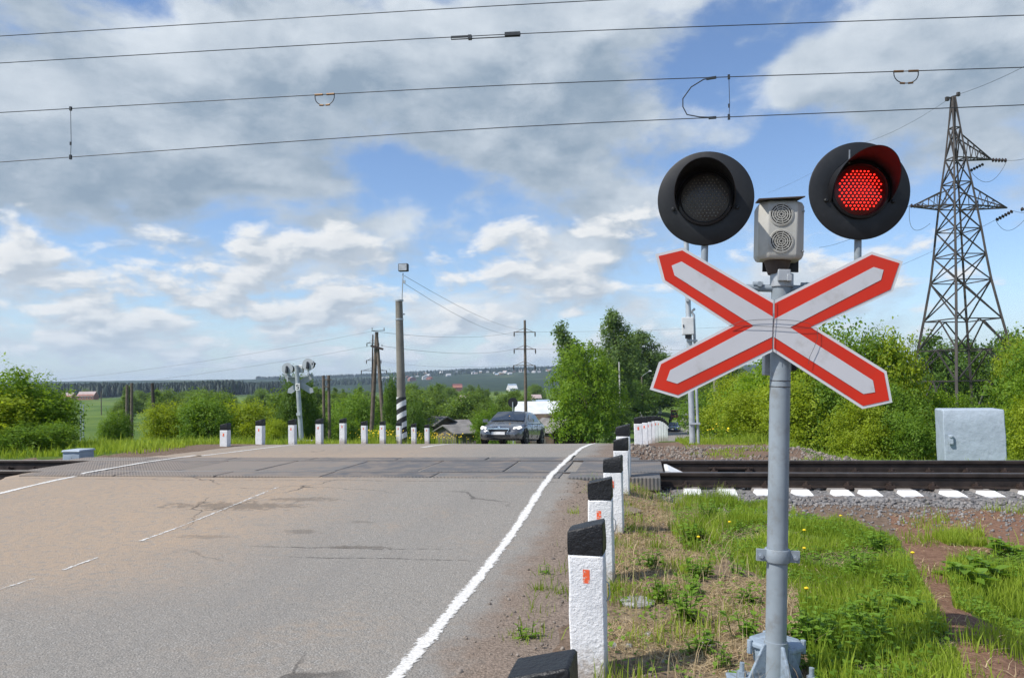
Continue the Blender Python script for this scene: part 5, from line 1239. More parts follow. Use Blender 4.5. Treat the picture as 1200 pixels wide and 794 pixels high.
for k in range(7):
    WP.append((rw.uniform(745, 900), rw.uniform(600, 690), rw.choice((0, 1, 3)), 'small weed on the dry ground between the bollards and the grass'))
for px, py, k, lab in WP:
    p = gnd(px, py); s_ = random.uniform(.85, 1.25)
    grp = 'weeds in the lush grass' if 'lush grass right' in lab else ('small weeds on the dry ground' if 'dry ground between' in lab else None)
    t = thing('weed', lab, 'weed', (p.x, p.y, TZ(p.x, p.y)), random.uniform(0, 6), grp); t.scale = (s_, s_, s_); mesh_obj('leaves', WV[k][0], t); mesh_obj('stalks', WV[k][1], t)
# dandelions
ds_ = MB(); ds_.path([(0, 0, 0), (.006, 0, .06), (.01, 0, .12)], .002, 5); dsm = ds_.mesh('stalk', [M['weed']]); dh = MB(); dh.lathe([(.002, -.006), (.011, .0), (.014, .005), (.010, .009), (0, .013)], 12, Matrix.Translation((.01, 0, .124))); dhm = dh.mesh('flower', [M['yellow']])
for px, py, lab in ((944, 640, 'yellow dandelion in the grass right of the clamp band'), (942, 622, 'small yellow dandelion in the grass, behind the brighter one'), (855, 612, 'yellow dandelion left of the post near the sleepers'), (817, 628, 'yellow dandelion beside the leafy weed left of the post'), (943, 688, 'orange-yellow dandelion low in the grass'), (1068, 650, 'yellow dandelion near the right end of the grass slope'), (984, 604, 'yellow dandelion under the white sleeper ends'), (920, 700, 'dandelion close behind the post')):
    p = gnd(px, py, .1); t = thing('dandelion', lab, 'flower', (p.x, p.y, TZ(p.x, p.y)), random.uniform(0, 6)); mesh_obj('stalk', dsm, t); mesh_obj('flower', dhm, t)
# yellow wildflowers behind the left bollards
def flowers(name, xy, label):
    n = len(xy); z = terrain_z(xy[:, 0], xy[:, 1])+R_.uniform(.25, .5, n); C = np.column_stack([xy, z]); V, f = leaf_quads(R_, C, rand_dir(R_, n)*.5+np.array([0, -.3, .8]), .02, .9)
    tag(mesh_obj(name, np_mesh(name, V, [f], M['yellow'])), label, 'wildflowers', kind='stuff')
fl = []
for px, Z, sd, n in ((505, 31, .5, 170), (520, 32, .5, 170), (492, 31, .3, 60), (444, 26, .4, 160), (455, 27, .4, 110), (432, 26, .3, 60), (838, 17.5, .2, 30)):
    p = spot(px, Z); fl.append(np.array([[p.x, p.y]])+R_.normal(0, sd, (n//2, 2)))
flowers('yellow_wildflowers', np.concatenate(fl), 'yellow wildflowers behind the left bollards')
q = np.concatenate(fl); blades('flower_stems', q+R_.normal(0, .05, q.shape), R_.uniform(.25, .5, len(q)), R_.uniform(.01, .02, len(q)), R_.uniform(0, 1, len(q)), M['grass'], R_, .3, label='green stems under the yellow wildflowers')
# ------------------------------------------------------------------ poles
def pole(name, lab, px0, py0, px1, py1, Z, r0, r1, mat, sub=.6, part='pole_shaft'):
    a = at(px0, py0, Z); c = at(px1, py1, Z); zg = min(TZ(a.x, a.y), a.z); t = thing(name, lab, 'pole', (a.x, a.y, zg))
    o = Vector((a.x, a.y, zg)); d = (c-a).normalized(); b = MB(); s = Vector((0, 0, 0))-d*sub
    b.tube(s, c-o, r0, r1, 14); b.build(part, [mat], t, smooth=40); return t, o, c-o
# concrete pole with floodlight and banded foot
Zc = 30
t, o, tp = pole('concrete_pole', 'grey concrete pole with black and white bands at its foot and a floodlight on top', 471.5, 515, 467.5, 351, Zc, .185, .135, M['concpole'])
q = at(471, 465, Zc)-o; b = MB(); d = tp.normalized(); s0 = -d*.5; hb = (q-s0).length
b.tube(s0, s0+d*hb, .193, .186, 20); b.build('banded_foot', [M['bands']], t, smooth=40)
b = MB()
for py in (374, 352): c = at(468, py, Zc)-o; b.lathe([(.14, -.03), (.16, -.03), (.16, .03), (.14, .03)], 16, Matrix.Translation(c))
c = at(472.5, 368, Zc)-o; b.box(c, (.12, .1, .05)); b.build('pole_band', [M['galv']], t)
ft = at(472.3, 320, Zc)-o; b = MB(); b.path([tp+Vector((.12, 0, -.15)), tp+Vector((.13, 0, .2)), ft], .022, 8); b.box(at(473.5, 330, Zc)-o, (.1, .06, .12)); b.build('lamp_stem', [M['galv']], t)
b = MB(); c = at(473, 313.5, Zc)-o; b.box(c, (.36, .22, .30)); fl_ = b.build('floodlight', [M['trimblack']], t, bevel=.02)
b = MB(); b.box(c+Vector((.0, -.113, 0)), (.31, .012, .25)); b.build('lamp_glass', [M['lampglass']], fl_); b = MB(); b.box(c+Vector((-.185, 0, 0)), (.015, .2, .28)); b.build('lamp_side', [M['roofblue']], fl_)
FLP = o+ft
# twin-leg wooden pole
Zw = 50
t, o, tp = pole('wooden_pole', 'dark wooden twin-leg pole with a crossarm near its top', 434, 506, 441.5, 389, Zw, .15, .11, M['wood'])
b = MB(); b.tube(at(450, 508, Zw-.5)-o, at(441.5, 394, Zw)-o, .14, .10, 12); b.build('pole_leg', [M['wood']], t, smooth=40)
b = MB(); b.bar(at(434.5, 405, Zw-.2)-o, at(449, 409, Zw-.2)-o, .16, .14); b.bar(at(435.5, 387.5, Zw)-o, at(451, 387, Zw)-o, .04); b.build('crossarm', [M['darkwood']], t)
b = MB()
for px, py in ((436, 402), (447.5, 404.5), (436, 385), (450, 385)): c = at(px, py, Zw-.2)-o; b.lathe([(.03, -.08), (.05, -.02), (.03, .02), (.045, .06), (0, .08)], 8, Matrix.Translation(c))
b.build('insulator', [M['lampglass']], t)
# farther lattice-like power pole behind it
def power_pole(lab, px0, py0, px1, py1, Z, arms, mat, hook=True, r=.16):
    t, o, tp = pole('power_pole', lab, px0, py0, px1, py1, Z, r, r*.62, mat)
    for (pxa, pxb, py) in arms:
        a = at(pxa, py, Z-.2)-o; c = at(pxb, py, Z-.2)-o; b = MB(); b.bar(a, c, .09); mid = (a+c)/2; b.bar(mid+Vector((0, 0, .5)), a.lerp(mid, .15), .05); b.bar(mid+Vector((0, 0, .5)), c.lerp(mid, .15), .05); am = b.build('crossarm', [mat], t)
        b = MB()
        for q in (a, c): b.lathe([(.02, .05), (.09, 0), (.05, -.15), (.1, -.25), (.05, -.4), (.08, -.5), (0, -.55)], 8, Matrix.Translation(q))
        b.build('insulator', [M['insul']], am)
    return o
power_pole('thin dark pole with three crossarms behind the wooden twin-leg pole', 435, 500, 437, 392, 118, [(429.5, 446.5, 422), (423.5, 453, 434), (430, 444, 402)], M['darkwood'])
PO = power_pole('tall pole with three crossarms standing behind the dark car', 616.2, 492, 615, 375, 92, [(602.5, 627, 389), (602.5, 627.5, 409), (602, 627, 428)], M['wood'], r=.22)
# pair of thin posts
t, o, tp = pole('twin_posts', 'pair of thin wooden posts joined by rungs, right of the far signal', 380, 514, 379, 440, 40, .08, .07, M['wood'])
b = MB(); b.tube(at(386.2, 514, 40)-o, at(385.2, 439.5, 40)-o, .085, .07, 10); b.build('pole_shaft', [M['wood']], t, smooth=40)
b = MB()
for py, e in ((444.5, 388.5), (453, 386)): b.bar(at(379, py, 39.9)-o, at(e, py, 39.9)-o, .05)
b.build('rung', [M['wood']], t)
for (a, c, Z, m_, lab, r) in (((149, 489), (149, 451), 88, 'wood', 'left of two brown wooden posts rising from the bushes at far left', .2), ((154.5, 491), (154.5, 448.5), 90, 'wood', 'right of two brown wooden posts rising from the bushes at far left', .2), ((182.5, 476), (178.5, 448.5), 80, 'darkwood', 'leaning dark wooden post among the bushes, right of the two brown posts', .2),
                              ((95, 497), (94.5, 471), 110, 'galv', 'pale thin post standing in the meadow left of the round bush', .12), ((98, 494), (97.7, 474), 125, 'galv', 'second pale thin post in the meadow, right behind the first', .12), ((200.5, 470), (200.5, 456), 190, 'wood', 'short distant post by the yellow-green bush at left', .16), ((119, 474), (118.5, 458), 260, 'wood', 'distant wooden post in the far meadow', .18),
                              ((838.6, 480), (838.2, 440), 45, 'concpole', 'weathered concrete post among the trees right of the slim mast', .16), ((727.5, 502), (725.5, 424), 108, 'birch', 'pale bare post in front of the birches', .13)):
    pole('post', lab, *a, *c, Z, r, r*.75, M[m_])
# street lamp by the far road
t, o, tp = pole('street_lamp', 'wooden lamp post with a short arm at the left edge of the far road', 754.5, 503, 752, 441, 140, .16, .13, M['wood'])
b = MB(); c = at(761, 434.5, 140)-o; b.path([tp-Vector((0, 0, .2)), tp+Vector((.1, 0, .1)), c], .03, 6); a_ = b.build('lamp_arm', [M['galv']], t); b = MB(); b.box(c+Vector((.12, 0, .02)), (.6, .3, .22), taper=.6); b.build('lamp_shade', [M['boxwhite']], a_)
# cables between the poles
def cable(lab, pts, r, sag=.3, grp=None):
    b = MB(); P = []
    for a, c in zip(pts[:-1], pts[1:]):
        for k in range(12): u = k/12; p = Vector(a).lerp(Vector(c), u); p.z -= sag*4*u*(1-u); P.append(p)
    P.append(Vector(pts[-1])); b.path(P, r, 5); tag(b.build('power_cable', [M['cable']], None), lab, 'cable', grp)
GW = 'thin cables between the poles'
LC = 'thin cable running to the pole with three crossarms behind the dark car'
cable('cable from the floodlight pole down to the pole behind the dark car, upper one', [FLP+Vector((.05, 0, -.1)), at(620, 386, 92)], .008, .6); cable('cable from the floodlight pole to the pole behind the dark car, lower one', [FLP+Vector((.05, 0, -.4)), at(618, 390, 92)], .008, .9)
for (pa, pb) in (((627, 389, 92), (1010, 372, 130)), ((627, 409, 92), (1010, 402, 130)), ((602.5, 389, 92), (437, 388, 50)), ((602.5, 409, 92), (446.5, 405, 50)), ((602, 428, 92), (446, 423, 118))):
    cable(LC, [at(*pa), at(*pb)], .011, .5, GW)
for (pa, pb) in (((436, 388, 50), (-40, 452, 70)), ((436, 405, 50), (-40, 462, 70))): cable('thin cable from the twin-leg pole to the far left', [at(*pa), at(*pb)], .006, .6, GW)
# ------------------------------------------------------------------ lattice tower
Zt = 60
bt = spot(1131, Zt, 490); TT = thing('lattice_tower', 'rusty steel lattice transmission tower rising above the bushes on the right', 'transmission tower', bt, TH*-1+RAD(28))
top = at(1117, 113, Zt); Ht = top.z-bt.z; lean = Vector((top.x-bt.x, top.y-bt.y, 0)); lean = Matrix.Rotation(-(RAD(28)-TH), 3, 'Z') @ lean
lv = [(490, 124), (446, 106), (410, 91), (375, 77), (330, 60), (300, 52), (270, 45), (243, 38), (215, 30), (186, 21), (150, 12), (113, 4)]
LV = []
for (py, w) in lv: z = at(1125, py, Zt).z-bt.z; LV.append((z, w*Zt/FPX/1.35/2))
LV[0] = (-.5, LV[0][1]*1.06)
def cor(i, k):
    z, h = LV[i]; sx_, sy_ = ((-1, -1), (1, -1), (1, 1), (-1, 1))[k]; return Vector((sx_*h, sy_*h, z))+lean*max(0, z/Ht)
for k in range(4):
    b = MB()
    for i in range(len(LV)-1): b.bar(cor(i, k), cor(i+1, k), .19-.009*i)
    b.build('leg', [M['latt']], TT)
b = MB()
for i in range(len(LV)-1):
    for k in range(4):
        k2 = (k+1) % 4; w = .085 if i < 4 else .075
        if i >= 1: b.bar(cor(i, k), cor(i, k2), w)
        if i < 3:
            m0 = (cor(i+1, k)+cor(i+1, k2))/2; b.bar(cor(i, k), m0, w); b.bar(cor(i, k2), m0, w)
            if i == 0: pass
        else: b.bar(cor(i, k), cor(i+1, k2), w); b.bar(cor(i, k2), cor(i+1, k), w)
b.build('bracing', [M['latt']], TT)
Ti = Matrix.Rotation(-(RAD(28)-TH), 4, 'Z') @ Matrix.Translation(-bt)
def loc(px, py, Z): return Ti @ at(px, py, Z)
def arm(px, py, i, ks, dz, Z=Zt):
    e = loc(px, py, Z); b = MB(); z = LV[i][0]; pts = [cor(i, k) for k in ks]; up = [cor(i+1, k) for k in ks]
    for p in pts: b.bar(p, e, .1)
    for p in up: b.bar(p.lerp(pts[0 if p is up[0] else 1], .25), e, .08)
    for u in (.2, .4, .6, .8):
        L = [p.lerp(e, u) for p in pts]; U = [p.lerp(q, .25).lerp(e, u) for p, q in zip(up, pts)]; b.bar(L[0], L[1], .05); b.bar(L[0], U[0], .05); b.bar(L[1], U[1], .05); b.bar(pts[0].lerp(e, u-.2), L[1], .045); b.bar(U[0], pts[0].lerp(e, u-.2), .045)
    o = b.build('crossarm', [M['latt']], TT); return o, e
def ins(pa, pb, par, r=.17):
    a = loc(*pa); c = loc(*pb); d = c-a; L = d.length; n = max(4, int(L/.22)); q = d.to_track_quat('Z', 'Y').to_matrix().to_4x4(); b = MB()
    prof = [(0, 0)]
    for k in range(n): h = L*k/n; prof += [(.04, h+.02), (r, h+L/n*.45), (r*.9, h+L/n*.6), (.05, h+L/n*.75)]
    prof.append((0, L)); b.lathe(prof, 10, Matrix.Translation(a) @ q); b.build('insulator', [M['insul']], par)
aR, eR = arm(1180, 243.5, 7, (1, 2), 0); aL, eL = arm(1068, 242, 7, (0, 3), 0); aU, eU = arm(1162, 187, 9, (1, 2), 0)
ins((1162, 187.5, Zt), (1180, 188, Zt), aU); ins((1137, 200, Zt), (1153, 192, Zt), aU, .13); ins((1167, 258, Zt), (1187, 247, Zt), aR, .15); ins((1196, 245, Zt), (1210, 246, Zt), aR); ins((1082, 242, Zt), (1066, 241, Zt), aL)
b = MB(); b.bar(loc(1110, 116, Zt), loc(1124, 111, Zt), .12); b.box(loc(1110, 116, Zt), (.25, .2, .3)); b.box(loc(1123, 110.5, Zt), (.2, .2, .3)); b.build('peak_bracket', [M['latt']], TT)
cable('thin earth wire leaving the tower top to the upper right', [at(1122, 111, Zt), at(1230, 62, 45)], .014, .2); cable('thin earth wire leaving the tower top to the lower left', [at(1112, 116, Zt), at(1010, 168, 80), at(900, 226, 120)], .012, .4)
for pa, pb, lab in (((1180, 188, Zt), (1260, 150, 48), 'line conductor from the upper tower arm to the right'), ((1187, 247, Zt), (1260, 226, 48), 'line conductor from the right tower arm to the right edge'), ((1066, 241, Zt), (960, 290, 90), 'line conductor from the left tower arm behind the lit lamp'), ((1187, 247, Zt), (1000, 330, 140), 'line conductor sloping left from the right tower arm')):
    cable(lab, [at(*pa), at(*pb)], .016, .6)
def loop(pa, pb, pc, lab):
    A, B_, C = at(*pa), at(*pb), at(*pc); b = MB(); b.path([A.lerp(B_, u).lerp(B_.lerp(C, u), u) for u in [k/10 for k in range(11)]], .016, 5); tag(b.build('jumper_cable', [M['cable']], None), lab, 'cable')
loop((1137, 200, Zt), (1160, 232, Zt), (1180, 188, Zt), 'slack jumper cable under the upper tower arm'); loop((1167, 258, Zt), (1180, 285, Zt), (1205, 252, Zt), 'slack jumper cable under the right tower arm'); loop((1066, 241, Zt), (1062, 285, Zt), (1090, 262, Zt), 'slack jumper cable under the left tower arm')
# ------------------------------------------------------------------ opposite signal, seen from behind
Zs = 28; bs = spot(352.5, Zs, 514); bs.z = min(bs.z, at(352, 515, Zs).z)
OS = thing('crossing_signal', 'pale grey crossing signal seen from its back, beyond the left bollards', 'crossing signal', bs, -TH*.0)
l3 = lambda px, py, dz=0: at(px, py, Zs+dz)-bs
b = MB(); b.tube(l3(353.5, 520), l3(347.5, 428), .085, .075, 14); b.build('post', [M['galv']], OS, smooth=40)
def back_head(px, py, rpx):
    c = l3(px, py); r = rpx*Zs/FPX; Mx = Matrix.Translation(c) @ T90; b = MB(); b.lathe([(r, .01), (r, -.01), (0, -.012)], 32, Mx); h = b.build('signal_head', [M['signback']], OS, smooth=40)
    b = MB(); b.box(c+Vector((0, -.05, -.02)), (.10, .10, .26), taper=.6); b.build('housing', [M['cable']], h, bevel=.02); b = MB(); b.lathe([(r*.62, 0), (r*.68, .28), (r*.6, .28), (r*.55, 0)], 24, Matrix.Translation(c+Vector((0, 0, .0))) @ T90 @ Matrix.Rotation(math.pi, 4, 'X')); b.build('hood', [M['hood']], h)
    b = MB(); b.bar(c+Vector((0, .03, -r)), c+Vector((0, .03, -r-.25)), .05); b.build('stub_tube', [M['galv']], h)
back_head(336.7, 432, 7.0); back_head(361, 427, 7.2)
b = MB(); b.bar(l3(337, 441.5), l3(361, 440), .05); b.build('crossbar', [M['galv']], OS)
b = MB(); b.box(l3(352.5, 432, .15), (.2, .16, .28)); b.build('sounder_box', [M['boxwhite']], OS, bevel=.02)
for (P, nm) in ((((331.5, 438), (336, 436), (347, 446), (366.5, 436.5), (368.5, 440.5), (354, 451), (369, 458), (366.5, 460.5), (348, 452.5), (337, 461.5), (335, 459), (345, 448.5)), 'crossbuck_panel'),):
    for a, c in (((333.5, 439), (367.5, 459.5)), ((367, 438.5), (336.5, 460))):
        A = l3(*a, .12); C = l3(*c, .12); d = (C-A); M3 = d.to_track_quat('X', 'Z').to_matrix(); b = MB(); L = d.length; P2 = [(-L/2, 0), (-L/2+.1, .105), (L/2-.1, .105), (L/2, 0), (L/2-.1, -.105), (-L/2+.1, -.105)]
        yo = .03 if a[0] > 350 else .0
        M4 = Matrix.Translation((A+C)/2+Vector((0, yo, 0))) @ M3.to_4x4(); b.prism(P2, -.006, .006, 0, M4); b.build('crossbuck_panel', [M['signback']], OS)
b = MB(); b.box(l3(348.7, 453, -.2), (.16, .012, .24)); pl_ = b.build('number_plate', [M['whitepaint']], OS)
b = MB(); c = l3(348.7, 453, -.2)+Vector((0, -.012, 0))
for (x, z, w, h) in ((0, .07, .09, .02), (-.035, .035, .02, .06), (0, .01, .09, .02), (.035, -.03, .02, .06), (0, -.07, .09, .02)): b.box(c+Vector((x, 0, z)), (w, .006, h))
b.build('numeral', [M['trimblack']], pl_)
b = MB(); b.box(Vector((.12, 0, .08)), (.85, .5, .36), taper=.92); b.build('foot_block', [M['soil']], OS, bevel=.04); b = MB(); b.box(l3(350.5, 485, -.1), (.14, .14, .1)); b.build('clamp_band', [M['galv']], OS)
b = MB(); c = l3(370, 426); b.tube(c, c+Vector((-.12, 0, 0)), .02, .08, 10); b.build('side_lamp', [M['black']], OS)
# round sign seen from behind
ps = spot(601.3, 52, 500); zt = at(601, 471.5, 52).z; t = thing('road_sign', 'round road sign seen from its black back above the dark car', 'road sign', ps)
b = MB(); b.tube((0, 0, -.3), (0, 0, zt-ps.z+.05), .035, n=8); b.build('post', [M['galv']], t); b = MB(); b.lathe([(.33, .01), (.33, -.01), (0, -.012)], 28, Matrix.Translation((0, .06, zt-ps.z)) @ T90); b.build('sign_disc', [M['black']], t)
# ------------------------------------------------------------------ buildings
def house(name, lab, cat, x, y, z, w, d, h, rh, wall, roof, rz=0., axis='x', win=True, group=None, over=.3, door=False, chim=False):
    t = thing(name, lab, cat, (x, y, z), rz, group); b = MB(); b.box((0, 0, h/2-.5), (w, d, h+1)); wl = b.build('wall', [wall], t)
    b = MB(); o = over
    if axis == 'x': P = [(-d/2-o, h-.1*rh), (0, h+rh), (d/2+o, h-.1*rh), (d/2+o, h-.1*rh-.1), (0, h+rh-.1), (-d/2-o, h-.1*rh-.1)]; b.rings([[Vector((xx, p[0], p[1])) for p in P] for xx in (-w/2-o, w/2+o)]); gb = [(-w/2, ), (w/2, )]
    else: P = [(-w/2-o, h-.1*rh), (0, h+rh), (w/2+o, h-.1*rh), (w/2+o, h-.1*rh-.1), (0, h+rh-.1), (-w/2-o, h-.1*rh-.1)]; b.rings([[Vector((p[0], yy, p[1])) for p in P] for yy in (-d/2-o, d/2+o)])
    rf = b.build('roof', [roof], t)
    b = MB()
    if axis == 'x': b.rings([[Vector((xx, -d/2+.02, h)), Vector((xx, d/2-.02, h)), Vector((xx, 0, h+rh-.12))] for xx in (-w/2+.01, w/2-.01)])
    else: b.prism([(-w/2+.02, h), (w/2-.02, h), (0, h+rh-.12)], -d/2+.01, d/2-.01)
    b.build('gable', [wall], t)
    if win:
        n = max(1, int(w/2.6))
        for k in range(n):
            xx = -w/2+w*(k+.5)/n; f = MB(); f.box((xx, -d/2-.02, h*.55), (1.1, .08, 1.3)); fr = f.build('window', [M['housewhite']], t); g_ = MB(); g_.box((xx, -d/2-.07, h*.55), (.85, .03, 1.05)); g_.build('pane', [M['winglass']], fr)
    if chim: b = MB(); b.box((w*.2, 0, h+rh), (.5, .5, 1.2)); b.build('chimney', [M['housebrick']], rf)
    if door: b = MB(); b.box((w*.22, -d/2-.03, .9), (.8, .06, 1.8)); b.build('door', [M['darkwood']], t)
    return t
def bld(lab, px0, px1, yeave, yridge, Z, d, wall, roof, rz=0, axis='x', name='shed', cat='shed', win=False, **kw):
    a = at(px0, yeave, Z); c = at(px1, yeave, Z); mid = (a+c)/2; zg = TZ(mid.x, mid.y+d/2); zr = at((px0+px1)/2, yridge, Z+(d/2 if axis == 'x' else 0)).z
    h = max(1.2, a.z-zg); return house(name, lab, cat, mid.x, mid.y+d/2, a.z-h, (c-a).length, d, h, max(.3, zr-a.z), wall, roof, rz+TH, axis, win, **kw)
bld('long barn with a bright white tin roof behind the dark car', 598, 648, 497, 470, 92, 11, M['logdark'], M['rooftin'], RAD(-4), name='barn', cat='barn')
bld('dark wooden shed with grey sheet roof right of the dark car', 628, 666, 505, 491.5, 74, 5, M['logdark'], M['slate'], RAD(25), axis='y')
bld('low red shed with a pale flat roof at the road end', 640, 694, 512, 508.5, 76, 3, M['redwall'], M['slate'], RAD(2), over=.15)
bld('brown log shed with dark gable behind the left bollards', 500, 517, 497, 487.5, 78, 4, M['logdark'], M['slate'], RAD(-30), axis='x')
bld('low shed with grey sheet roof between the log shed and the dark car', 520, 541, 498, 491.5, 80, 4, M['logdark'], M['slate'], RAD(14))
bld('small shed with pale sloping sheet roof behind the yellow flowers', 514, 538, 507, 497, 66, 4, M['fencewood'], M['slate'], RAD(30), axis='x')
bld('dark gable house under the tall pole', 608, 622, 478, 470, 150, 5, M['logdark'], M['roofgrey'], RAD(-20), axis='y', name='house', cat='house', win=True)
bld('house with light blue roof right of the tall pole', 618, 640, 475, 468, 160, 6, M['housewhite'], M['roofblue'], RAD(10), name='house', cat='house', win=True)
bld('white walled house with pinkish roof in the valley left of the tall pole', 536, 551, 469, 463, 260, 6, M['housewhite'], M['roofpink'], RAD(-25), name='house', cat='house', win=True, chim=True)
bld('house with dark red roof among the valley trees', 529, 540, 454, 449.5, 1000, 12, M['housebrick'], M['roofred'], RAD(10), name='house', cat='house', win=True)
bld('pale barn with blue-grey roof on the slope right of centre', 594, 604, 455, 449.5, 900, 12, M['housewhite'], M['roofblue'], RAD(20), name='house', cat='house', win=True)
bld('small white house with grey roof among valley trees left of the pinkish roof', 510, 519, 465, 461, 380, 6, M['housewhite'], M['roofgrey'], RAD(15), name='house', cat='house', win=True)
bld('tiny white-walled house low in the valley trees', 517, 525, 469, 466, 300, 4, M['housewhite'], M['roofgrey'], RAD(-15), name='house', cat='house', win=True)
bld('small pale-roofed house left of the far birch group', 622, 632, 466, 462, 330, 6, M['houseyellow'], M['roofpink'], RAD(5), name='house', cat='house', win=True)
rg = random.Random(9); roofs = ['roofred', 'roofgrey', 'roofpink', 'roofblue', 'roofgrey']; walls = ['housewhite', 'houseyellow', 'housebrick', 'housewhite']
def far_house(px, Z, w, lab, grp):
    p = spot(px, Z, 445); house('house', lab, 'house', p.x, p.y, p.z-.5, w, w*.7, w*.35, w*.28, M[rg.choice(walls)], M[rg.choice(roofs)], TH+rg.uniform(-.6, .6), rg.choice('xy'), False, grp)
for i in range(30): far_house(rg.uniform(478, 650), rg.uniform(2200, 2850), rg.uniform(9, 15), 'tiny house of the village on the far hillside, left of the tall pole', 'houses of the far hillside village')
for i in range(10): far_house(rg.uniform(292, 345), rg.uniform(1300, 1700), rg.uniform(12, 18), 'tiny house on the far plain left of the far signal', 'houses on the far plain')
for i in range(7): far_house(rg.uniform(430, 510), rg.uniform(1900, 2300), rg.uniform(12, 22), 'tiny pale house on the far slope by the concrete pole', 'houses on the far slope')
for px, lab in ((80, 'left of two brick houses before the dark pine wood'), (103, 'right, larger of two brick houses before the dark pine wood')):
    p = spot(px, 620, 462); house('house', lab, 'house', p.x, p.y, p.z, 9 if px < 90 else 13, 8, 4, 3.2, M['housebrick'], M['roofpink'], TH, 'x', True)
# board fence by the sheds
def fence(lab, pxa, pxb, Z, h):
    a = spot(pxa, Z, 510); c = spot(pxb, Z, 510); t = thing('board_fence', lab, 'fence', a); n = int((c-a).length/.17); b = MB()
    for k in range(n): p = (c-a)*(k/n); hh_ = h+random.uniform(-.1, .08); b.box(p+Vector((0, 0, hh_/2-.3)), (.14, .025, hh_+.6), Matrix.Rotation(random.uniform(-.04, .04), 3, 'Y'))
    b.build('boards', [M['fencewood']], t); b = MB(); b.bar(Vector((0, .04, h*.75)), (c-a)+Vector((0, .04, h*.75)), .06); b.bar(Vector((0, .04, .3)), (c-a)+Vector((0, .04, .3)), .06); b.build('rail_board', [M['fencewood']], t)
fence('grey board fence behind the yellow flowers, left of the dark car', 520, 560, 54, 1.0); fence('grey board fence right of the dark car, before the red shed', 624, 641, 64, 1.4)
